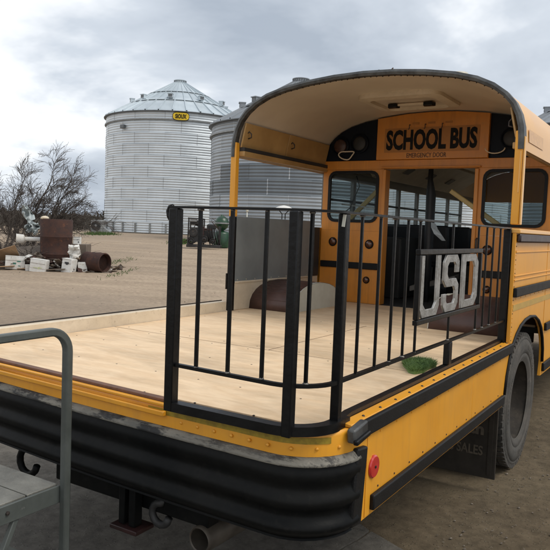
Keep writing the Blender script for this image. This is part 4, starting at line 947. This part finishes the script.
    if decal:
        an = av+.02; rr = rad+.18
        ell = lambda w, h, n=40: [(w*math.copysign(abs(math.cos(t))**.5, math.cos(t)), h*math.copysign(abs(math.sin(t))**.7, math.sin(t))) for t in [2*math.pi*i/n for i in range(n)]]
        zc = eave-.62
        fn = lambda u, v, w: (c.x+(rr+w)*math.cos(an+u/rr), c.y+(rr+w)*math.sin(an+u/rr), zc+v)
        dc = MB().prism(ell(.80, .40), (0, .03), fn).build('maker_decal', m_letter, b)
        MB().prism(ell(.75, .35), (.031, .05), fn).build('decal_face', m_decal, dc)
        text_mesh('lettering', 'SIOUX', m_letter, lambda u, v, w: fn(u-.53, v-.21, .052+w), 1.06, .42, dc, .03, .02, 'black letters reading SIOUX')
        aw = av-.78
        MB().obox((c.x+(rad+.2)*math.cos(aw), c.y+(rad+.2)*math.sin(aw), zr_-.62), (math.cos(aw),math.sin(aw),0), (-math.sin(aw),math.cos(aw),0), (0,0,1), .15, .25, .18).build('level_gauge', m_binD, b, bev=.04)
    return b
grain_bin(176, 73.5, 7.55, 12.75, 11, 15, 'tall bright galvanised grain bin with a yellow oval decal', m_binA, m_binR, True)
grain_bin(295, 53.5, 6.75, 9.5, 8, 14, 'dull grey grain bin seen through the open side of the bus', m_binB, m_binRd, False, m_binC)
grain_bin(605, 51, 6.95, 9.9, 8, 14, 'grain bin whose roof edge shows at the right edge above the bus', m_binB, m_binRd)
grain_bin(440, 78, 7.3, 9.6, 8, 14, 'pale grain bin seen only through the bus windows', m_binA, m_binR)

# ---------------------------------------------------------------- yard clutter
def gpt(px, py):
    """point of the yard seen at a photo pixel"""
    d = fw + rt*((px-275)/FPX) + up*((275-py)/FPX)
    t = 5.0
    for _ in range(400):
        p = CP+d*t
        if p.z <= gz(p.x, p.y): break
        t += .25
    return Vector((p.x, p.y, gz(p.x, p.y)))
RH = Vector((math.cos(YAW), math.sin(YAW), 0)); UP = Vector((0,0,1))
PB = gpt(53, 270); SCL = (PB-CP).dot(fw)/FPX
def pp(px, fwd=0, z=0):                # place in the pile: right by pixel-sized metres, forward, up
    v = PB + RH*((px-53)*SCL) + FH*fwd; v.z = gz(v.x, v.y)+z; return v
# rusty tank
q = pp(53, .3); tk = thing('rusty_tank', 'tall dark rusty steel tank standing in the junk pile', 'tank', q)
h = 1.74
MB().lathe(q, UP, [(.52,0),(.535,.02),(.53,.5),(.545,.53),(.53,.56),(.54,1.1),(.555,1.13),(.54,1.16),(.55,h-.02),(.53,h),(.50,h-.01),(.49,.7)], 36).build('shell', m_rust, tk, smooth=50)
MB().obox(q+Vector((0,0,.72)), RH, FH, UP, .0, .0, .0) if False else None
MB().lathe(pp(44, .0, h-.02), UP, [(.10,0),(.15,.04),(.12,.09),(.05,.12),(0,.125)], 14).build('rag', m_cream, tk, smooth=True)
# cartons
def carton(px, w, d, hh, rot, fwd, z, label, mt=m_white, pr=m_print, face=True):
    q = pp(px, fwd, z); t = thing('carton', label, 'box', q, 'cartons dumped in the junk pile')
    a = RH*math.cos(rot)+FH*math.sin(rot); b_ = FH*math.cos(rot)-RH*math.sin(rot)
    tl = UP+a*random.uniform(-.12,.12)+b_*random.uniform(-.08,.08); q = q-UP*.03; a = (a-UP*a.dot(tl)).normalized()
    MB().obox(q+UP*(hh/2), a, b_, tl, w/2, d/2, hh/2).build('body', mt, t, bev=.01)
    for s in (-1, 1): MB().obox(q+UP*(hh+.008)+b_*(s*d*.25), a, b_, UP+b_*.35*s+a*.1, w/2*.99, d/4*.96, .006).build('flap', mt, t)
    if face:
        for k in range(3):
            du, dz, su, sz = random.uniform(-.28,.28)*w, random.uniform(.25,.75)*hh, random.uniform(.05,.14)*w, random.uniform(.03,.09)*hh
            MB().obox(q+UP*dz-b_*(d/2+.002)+a*du, a, b_, UP, su, .002, sz).build('print_panel', pr, t)
    for k in range(2): MB().obox(q+UP*(hh*(.3+.4*k))-b_*(d/2+.001), a, b_, UP+a*.02, w/2*.98, .0012, .004).build('crease', m_tarp, t)
carton(19, .62, .5, .42, .35, -.35, .04, 'white carton with green print at the left front of the junk pile')
carton(47, .52, .42, .42, .05, -.75, 0, 'plain white carton in front of the rusty tank', pr=mat('pale_print', (.45,.5,.2), (.5,.5,.4), .6))
carton(74, .36, .36, .46, -.25, -.55, 0, 'white carton with a dark print at the right foot of the tank', pr=m_printk)
carton(84, .30, .30, .34, .3, -.2, 0, 'small white carton beside the rusty drum', face=False)
carton(72.5, .24, .24, .26, .1, .5, .90, 'little white carton perched behind the tank', pr=m_printk)
q = pp(36, -.75); pl = MB().lathe(q, UP, [(.09,0),(.105,.19),(.112,.19),(.112,.205),(.10,.205),(.09,.04)], 18).build('pail', m_white, smooth=40); tag(pl, 'short white plastic pail beside the plain carton', 'pail')
# support clutter under the perched carton
def board(px, fwd, z, a, b_, c_, hw, hd, ht, m, name, label, cat):
    o = MB().obox(pp(px, fwd, z), a, b_, c_, hw, hd, ht).build(name, m, bev=.008); tag(o, label, cat); return o
o = MB().obox(pp(74, .55, .45), RH, FH, UP, .35, .3, .45).build('crate', m_tarp, bev=.02); tag(o, 'weathered wooden crate half hidden behind the rusty tank', 'crate')
board(1, -.1, .42, RH+UP*.35, FH-UP*.9, UP+FH*.9, .62, .28, .015, m_card, 'cardboard_sheet', 'bent brown cardboard sheet at the left edge of the pile', 'cardboard')
board(24, .2, .36, RH+UP*.1, FH+UP*.5, UP-FH*.5, .62, .85, .03, m_tarp, 'plank_panel', 'brown flat panel sloping in the junk pile', 'panel')
board(5, .0, .12, RH, FH+UP*.2, UP-FH*.2, .8, .5, .05, m_tarp, 'tarpaulin', 'dull crumpled tarpaulin under the cardboard sheet', 'tarp')
board(85, .5, .33, RH-UP*.25, FH, UP+RH*.25, .38, .3, .03, m_card, 'broken_board', 'broken tan board leaning behind the rusty drum', 'board')
# white pipe with flared bucket end
q = pp(21, .1, 1.02); pd = (RH+FH*.35).normalized()
pi2 = thing('drain_pipe', 'white pipe with a wide flared end lying across the pile', 'pipe', q)
MB().lathe(q-pd*.2, pd, [(.13,.05),(.165,.03),(.18,0),(.17,.0),(.15,.24),(.11,.27),(.075,.28),(.075,1.1)], 22).build('pipe', m_white, pi2, smooth=40)
# crumpled white bag, foil sheet on the branches
def crumple(name, c, w, h, m, label, cat, n=10, amp=.12, lean=0):
    rows = []
    for i in range(n+1):
        r = []
        for j in range(n+1):
            u, v = j/n-.5, i/n-.5; s_ = 1-.45*abs(v)
            k = mn.noise(Vector((u*4+c.x, v*4, c.y)))
            r.append(c+RH*(u*w*s_+lean*v+amp*k*.6)+UP*(v*h+amp*.5*mn.noise(Vector((u*5, v*5, 7+c.x))))+FH*(amp*2*mn.noise(Vector((u*3, v*3+c.x, 1)))))
        rows.append(r)
    o = MB().grid(rows).build(name, m, solid=.008); tag(o, label, cat); return o
crumple('paper_bag', pp(76.5, -.35, .66), .42, .5, m_white, 'crumpled white bag leaning on the tank foot', 'bag')
crumple('foil_sheet', pp(18.5, .9, 1.72), .30, .85, m_foil, 'shredded silver foil sheet caught in the branches', 'foil', lean=-.35, amp=.28)
crumple('foil_scrap', pp(22, .85, 1.38), .55, .36, m_foil, 'torn silver foil scrap below the hanging sheet', 'foil', amp=.22)
# flat debris strewn through the pile
for nm, mtl, lab, cnt in (('debris', m_tarp, 'broken brown boards and scraps strewn under the junk', 420), ('rusty_scrap', m_rust, 'rusty bits of sheet metal strewn through the junk', 200), ('litter', m_white, 'torn pale litter strewn through the junk', 70)):
    db = MB()
    for i in range(cnt):
        c = pp(min(112, random.gauss(40, 30)), random.uniform(-.55, 2.4)); c.z += random.uniform(.0, .55)*max(0, 1-abs((c-PB).dot(RH)+.5)/2.0)
        a = Vector((random.gauss(0,1), random.gauss(0,1), random.gauss(0,.35))).normalized(); b_ = a.cross(Vector((random.gauss(0,.4), random.gauss(0,.4), 1))).normalized()
        db.obox(c, a, b_, a.cross(b_), random.uniform(.03,.30)*(.5 if mtl is m_white else 1), random.uniform(.02,.10), random.uniform(.003,.015))
    tag(db.build(nm, mtl), lab, 'debris', kind='stuff')
for i, (px_, f_, m_, lb) in enumerate(((30, -.5, m_card, 'torn cardboard strip in front of the sloping panel'), (62, -.7, m_tarp, 'dark plank lying at the foot of the rusty tank'), (12, -.75, m_card, 'flattened cardboard lying before the green printed carton'))):
    o = MB().obox(pp(px_, f_, .05+.03*i), RH+FH*.3*(i-1)+UP*.08, FH, UP, .34, .14, .012).build('scrap_board', m_, bev=.004); tag(o, lb, 'scrap')
# rusty half drum
q = pp(96, -.1, .33); dr = thing('rusty_drum', 'rusty drum lying on its side right of the junk pile', 'drum', pp(96, -.1))
dd = (RH*.85-FH*.45).normalized()
MB().lathe(q-dd*.4, dd, [(.33,0),(.34,.02),(.33,.27),(.345,.30),(.33,.33),(.345,.60),(.33,.63),(.335,.82),(.30,.84),(.29,.70)], 26).build('shell', m_rust, dr, smooth=50)
MB().lathe(q-dd*.4, dd, [(0,.70),(.30,.70)], 26).build('end', m_rust, dr)

# ---------------------------------------------------------------- bare trees / brush
def grow(mb, p, d, L, r, depth, bend, spread=.6):
    pts = [p]; rads = [r]; n = 5; dd = d.copy()
    for i in range(n):
        dd = (dd + bend*.12 + Vector((random.gauss(0,.17), random.gauss(0,.17), random.gauss(-.01,.15)))).normalized()
        p = p+dd*(L/n); pts.append(p); rads.append(r*(1-.6*(i+1)/n))
        if depth > 0:
            for _ in range(1 if depth > 2 else 2):
                if random.random() < .86:
                    s_ = Vector((random.gauss(0,1), random.gauss(0,1), random.gauss(.1,.8))).normalized()
                    grow(mb, p, (dd + s_*spread).normalized(), L*random.uniform(.42,.72), rads[-1]*.6, depth-1, bend, spread)
    mb.tube(pts, [max(x, .0055) for x in rads], 4 if depth > 1 else 3, cap=False)
def brush(name, label, base, limbs, bend, depth=3):
    t = thing(name, label, 'tree', base, 'bare trees behind the junk pile')
    tk_ = MB(); cr_ = MB()
    for (dx, dz, dy, L, r) in limbs:
        d = (RH*dx+UP*dz+FH*dy).normalized()
        pts = [base+Vector((0,0,-.1))]; rads = [r*1.25]; p = base.copy(); dd = d
        for i in range(5):
            p = p+dd*(L*.13); pts.append(p); rads.append(r*(1-.10*i)); dd = (dd+bend*.06+Vector((random.gauss(0,.05),random.gauss(0,.05),random.gauss(0,.04)))).normalized()
            if i > 0:
                s_ = Vector((random.gauss(0,1), random.gauss(0,1), random.gauss(.3,.6))).normalized(); grow(cr_, p, (dd+s_*.6).normalized(), L*.42, r*.42, depth-1, bend)
        tk_.tube(pts, rads, 6, cap=False)
        grow(cr_, p, dd, L*.55, rads[-1], depth, bend)
    tk_.build('trunk', m_bark, t, smooth=True); cr_.build('crown', m_bark, t)
    return t
bd = RH*.22-UP*.03
b1 = gpt(24, 258); 
brush('bare_tree', 'bare tree leaning right over the rusty tank', b1,
      [(.16,1,.1,3.1,.06),(.60,.90,.0,3.1,.055),(.90,.72,-.1,2.7,.05),(.85,.80,.3,2.6,.045),(-.45,.9,.4,2.6,.05)], bd)
b2 = gpt(2, 258)
brush('bare_tree', 'bare tree at the left edge behind the cardboard', b2,
      [(-.2,1,.1,2.7,.045),(.5,.9,.2,2.9,.045),(-.7,.7,.0,2.6,.045),(.8,.5,.4,2.5,.04),(-.5,.5,-.2,2.3,.04),(.2,1,.3,2.8,.04)], RH*.2+UP*.1)
b3 = gpt(40, 252)
brush('bare_tree', 'low tangled bare tree just behind the rusty tank', b3,
      [(.3,.6,.2,1.4,.035),(-.6,.6,.1,1.6,.035),(.2,.9,.1,1.5,.035),(-.9,.3,0,1.8,.035)], RH*.3)
# tangled low brushwood (dead weeds and twigs, uncountable)
bw_ = MB()
for i in range(1700):
    c = pp(random.uniform(-45, 46) if i % 3 else random.uniform(-45, 30), random.uniform(.3, 4.2)); d = Vector((random.gauss(0,.8), random.gauss(0,.8), random.uniform(.25,1.1))).normalized()
    L = random.uniform(.4, 1.6); mid = c+d*L*.5+Vector((random.gauss(0,.1),random.gauss(0,.1),0))
    bw_.tube([c, mid, c+d*L+Vector((random.gauss(0,.2),random.gauss(0,.2),-.15*L))], [.010,.007,.004], 3, cap=False)
tag(bw_.build('brushwood', m_bark), 'tangle of dead twigs and weeds around the junk pile', 'brush', kind='stuff')
# distant scrub line left
sb = MB()
for i in range(5000):
    px = random.uniform(-60, 108); D = random.uniform(70, 120)
    p = at(px, 230, D); z = gz(p.x, p.y); hh = (1.3+1.3*mn.noise(Vector((px*.12, 1, 0)))+.5)*1.0
    c = Vector((p.x, p.y, z+hh*random.random())); s_ = random.uniform(.05,.22)
    a = Vector((random.gauss(0,1), random.gauss(0,1), random.gauss(0,1.6))).normalized(); b_ = a.orthogonal().normalized()
    sb.add([c+a*s_*2, c+b_*s_*.5, c-a*s_*2, c-b_*s_*.5], [(0,1,2,3)])
tag(sb.build('scrub', m_wood), 'brown scrub between the junk pile and the bins', 'scrub', kind='stuff')
# grass patches
gb = MB()
for (px, py, w_, n_) in ((182, 243, 9, 1500), (100, 234.5, 14, 900), (118, 262, 9, 220), (120, 274, 7, 120)):
    cc = gpt(px, py); S = (cc-CP).dot(fw)/FPX
    for i in range(n_):
        x = random.gauss(0, .5)*w_*S; y = random.gauss(0, 1.2); p = cc+RH*x+FH*y; p.z = gz(p.x, p.y)
        hh = random.uniform(.05,.28)*(1 if py < 250 else .4); ww = hh*.14; a = random.uniform(0,3.14)
        gb.add([p-RH*ww*math.cos(a)-FH*ww*math.sin(a), p+RH*ww*math.cos(a)+FH*ww*math.sin(a), p+UP*hh+RH*random.gauss(0,.06)], [(0,1,2)])
tag(gb.build('grass', m_grass), 'patches of green weeds at the edges of the yard', 'grass', kind='stuff')

# ---------------------------------------------------------------- machinery by the bins
q = gpt(204, 248.5); S = (q-CP).dot(fw)/FPX
en = thing('stationary_engine', 'greasy black stationary engine unit by the far bins', 'machine', q)
def ob(nm, du, dv_, dz, hu, hv, hz_, m, b=.03, par_=None):
    return MB().obox(q+RH*du+FH*dv_+UP*dz, RH, FH, UP, hu, hv, hz_).build(nm, m, par_ or en, bev=b)
for sv in (-.5, .5): MB().bar(q+RH*-1.0+FH*sv+UP*.14, q+RH*1.0+FH*sv+UP*.14, .12, .16).build('skid', m_mach, en, bev=.02)
for su in (-.92, -.1, .88):
    for sv in (-.46, .46): MB().bar(q+RH*su+FH*sv+UP*.2, q+RH*(su+.03)+FH*sv+UP*(1.75 if su < .5 else 1.35), .06, .06).build('frame_post', m_mach, en)
for sv in (-.46, .46): MB().bar(q+RH*-.95+FH*sv+UP*1.76, q+RH*-.05+FH*sv+UP*1.74, .06, .07).build('frame_rail', m_mach, en)
ob('radiator_core', -.55, -.30, .80, .30, .05, .42, m_intdk, .01); ob('cowl', -.52, .0, 1.52, .34, .32, .14, m_mach, .06)
ob('block', .18, .05, .72, .36, .28, .32, m_mach, .05); ob('manifold', .22, -.2, 1.12, .28, .07, .07, m_rust, .03); ob('fuel_box', .42, .05, 1.30, .26, .24, .14, m_mach, .05)
ob('red_guard', -.02, -.42, 1.0, .04, .03, .30, m_redp, .01); ob('tin_cover', -.62, -.40, 1.66, .20, .05, .10, m_grey, .02)
for du, dz, r_ in ((.05, .55, .22), (.55, .45, .17), (-.72, .40, .20)):
    MB().lathe(q+RH*du+FH*-.52+UP*dz, -FH, [(r_*.25,0),(r_*.25,.08),(r_*.8,.03),(r_*.85,.09),(r_,.09),(r_,0)], 20, False).build('pulley', m_mach, en)
for k in range(5):
    x = .2+.14*k; MB().tube([q+RH*x+FH*-.4+UP*(1.4-.08*k), q+RH*(x+.05)+FH*-.5+UP*.8, q+RH*(x+.2)+FH*-.45+UP*.25], .035, 8).build('hose', m_rub, en, smooth=True)
MB().lathe(q+RH*-.62+FH*-.46+UP*.95, -FH, [(.26,0),(.26,.05),(.2,.06),(.2,.02),(0,.02)], 20).build('fan_ring', m_mach, en)
for k in range(14):
    a = q+RH*random.uniform(-.9,.8)+FH*random.uniform(-.6,.2)+UP*random.uniform(.2,1.7); MB().tube([a, a+RH*random.gauss(0,.25)+UP*random.gauss(0,.2), a+RH*random.gauss(0,.45)+UP*random.gauss(-.2,.35)], random.uniform(.015,.045), 6).build('linkage', m_mach if k % 3 else m_rust, en, smooth=True)
q2 = gpt(221, 247.5); gt = thing('green_tank', 'green tank with a round domed top beside the stationary engine', 'tank', q2)
MB().lathe(q2, UP, [(.48,0),(.5,.05),(.5,.85),(.44,.95),(.2,1.0),(.14,1.05),(.14,1.1)], 24).build('drum', m_green, gt, smooth=50)
MB().lathe(q2+UP*1.5, UP, [(.0,-.46),(.2,-.42),(.36,-.28),(.45,-.06),(.455,.06),(.36,.28),(.2,.40),(.08,.44),(.08,.52),(0,.52)], 28).build('dome', m_green, gt, smooth=True)
MB().lathe(q2+UP*1.5, UP, [(.455,-.04),(.475,-.04),(.475,.04),(.455,.04)], 28).build('dome_band', m_grey, gt)
# aeration fan at the foot of the tall bin
q3 = gpt(98, 233.2); 
fn_ = thing('aeration_fan', 'grey square aeration fan with a round dark inlet beside the tall bin', 'fan', q3)
S3 = (q3-CP).dot(fw)/FPX
MB().obox(q3+UP*(.62*11*S3*1.0), RH, FH, UP, 5.6*S3, .6, 6.4*S3).build('housing', m_grey, fn_, bev=.05)
MB().lathe(q3+UP*(.66*11*S3)-FH*.61-RH*.4*S3, -FH, [(4.6*S3,0),(4.6*S3,.12),(4.0*S3,.12),(3.9*S3,.02),(0,.02)], 28).build('inlet', m_intdk, fn_)
MB().lathe(q3+UP*(.66*11*S3)-FH*.64-RH*.4*S3, -FH, [(1.3*S3,0),(1.0*S3,.06),(0,.08)], 16).build('hub', m_grey, fn_)
MB().prism([(5.0*S3,0.05),(13*S3,.05),(13*S3,1.5*S3),(5.0*S3,6.5*S3)], (-.35,.35), lambda u,v,w: tuple(q3+RH*u+UP*v+FH*w)).build('transition', m_grey, fn_)
# white canopy behind the bus
q4 = at(283, 230, 30); q4.z = gz(q4.x, q4.y)
cn = thing('canopy_stand', 'small white canopy on dark struts beyond the grey side plate', 'canopy', q4)
MB().lathe(q4+UP*2.45, UP, [(.40,0),(.38,.05),(.25,.13),(.08,.17),(0,.18)], 20).build('roof', m_white, cn, smooth=True)
for a in range(4):
    t = math.pi/4+math.pi/2*a; v = RH*math.cos(t)+FH*math.sin(t)
    MB().tube([q4+v*.36+UP*2.46, q4+v*.10+UP*2.25, q4+v*.10], .022, 6).build('strut', m_blk, cn)
q5 = at(246.5, 230, 30); q5.z = gz(q5.x, q5.y)
vp = thing('vent_pipe', 'thin pale standpipe with a capped top beyond the side plate', 'pipe', q5)
MB().tube([q5, q5+UP*2.35], .02, 8).build('pipe', m_whitem, vp, smooth=True)
MB().lathe(q5+UP*2.33, UP, [(.03,-.06),(.06,-.02),(.06,.06),(.03,.1),(0,.1)], 12).build('cap', m_whitem, vp, smooth=True)
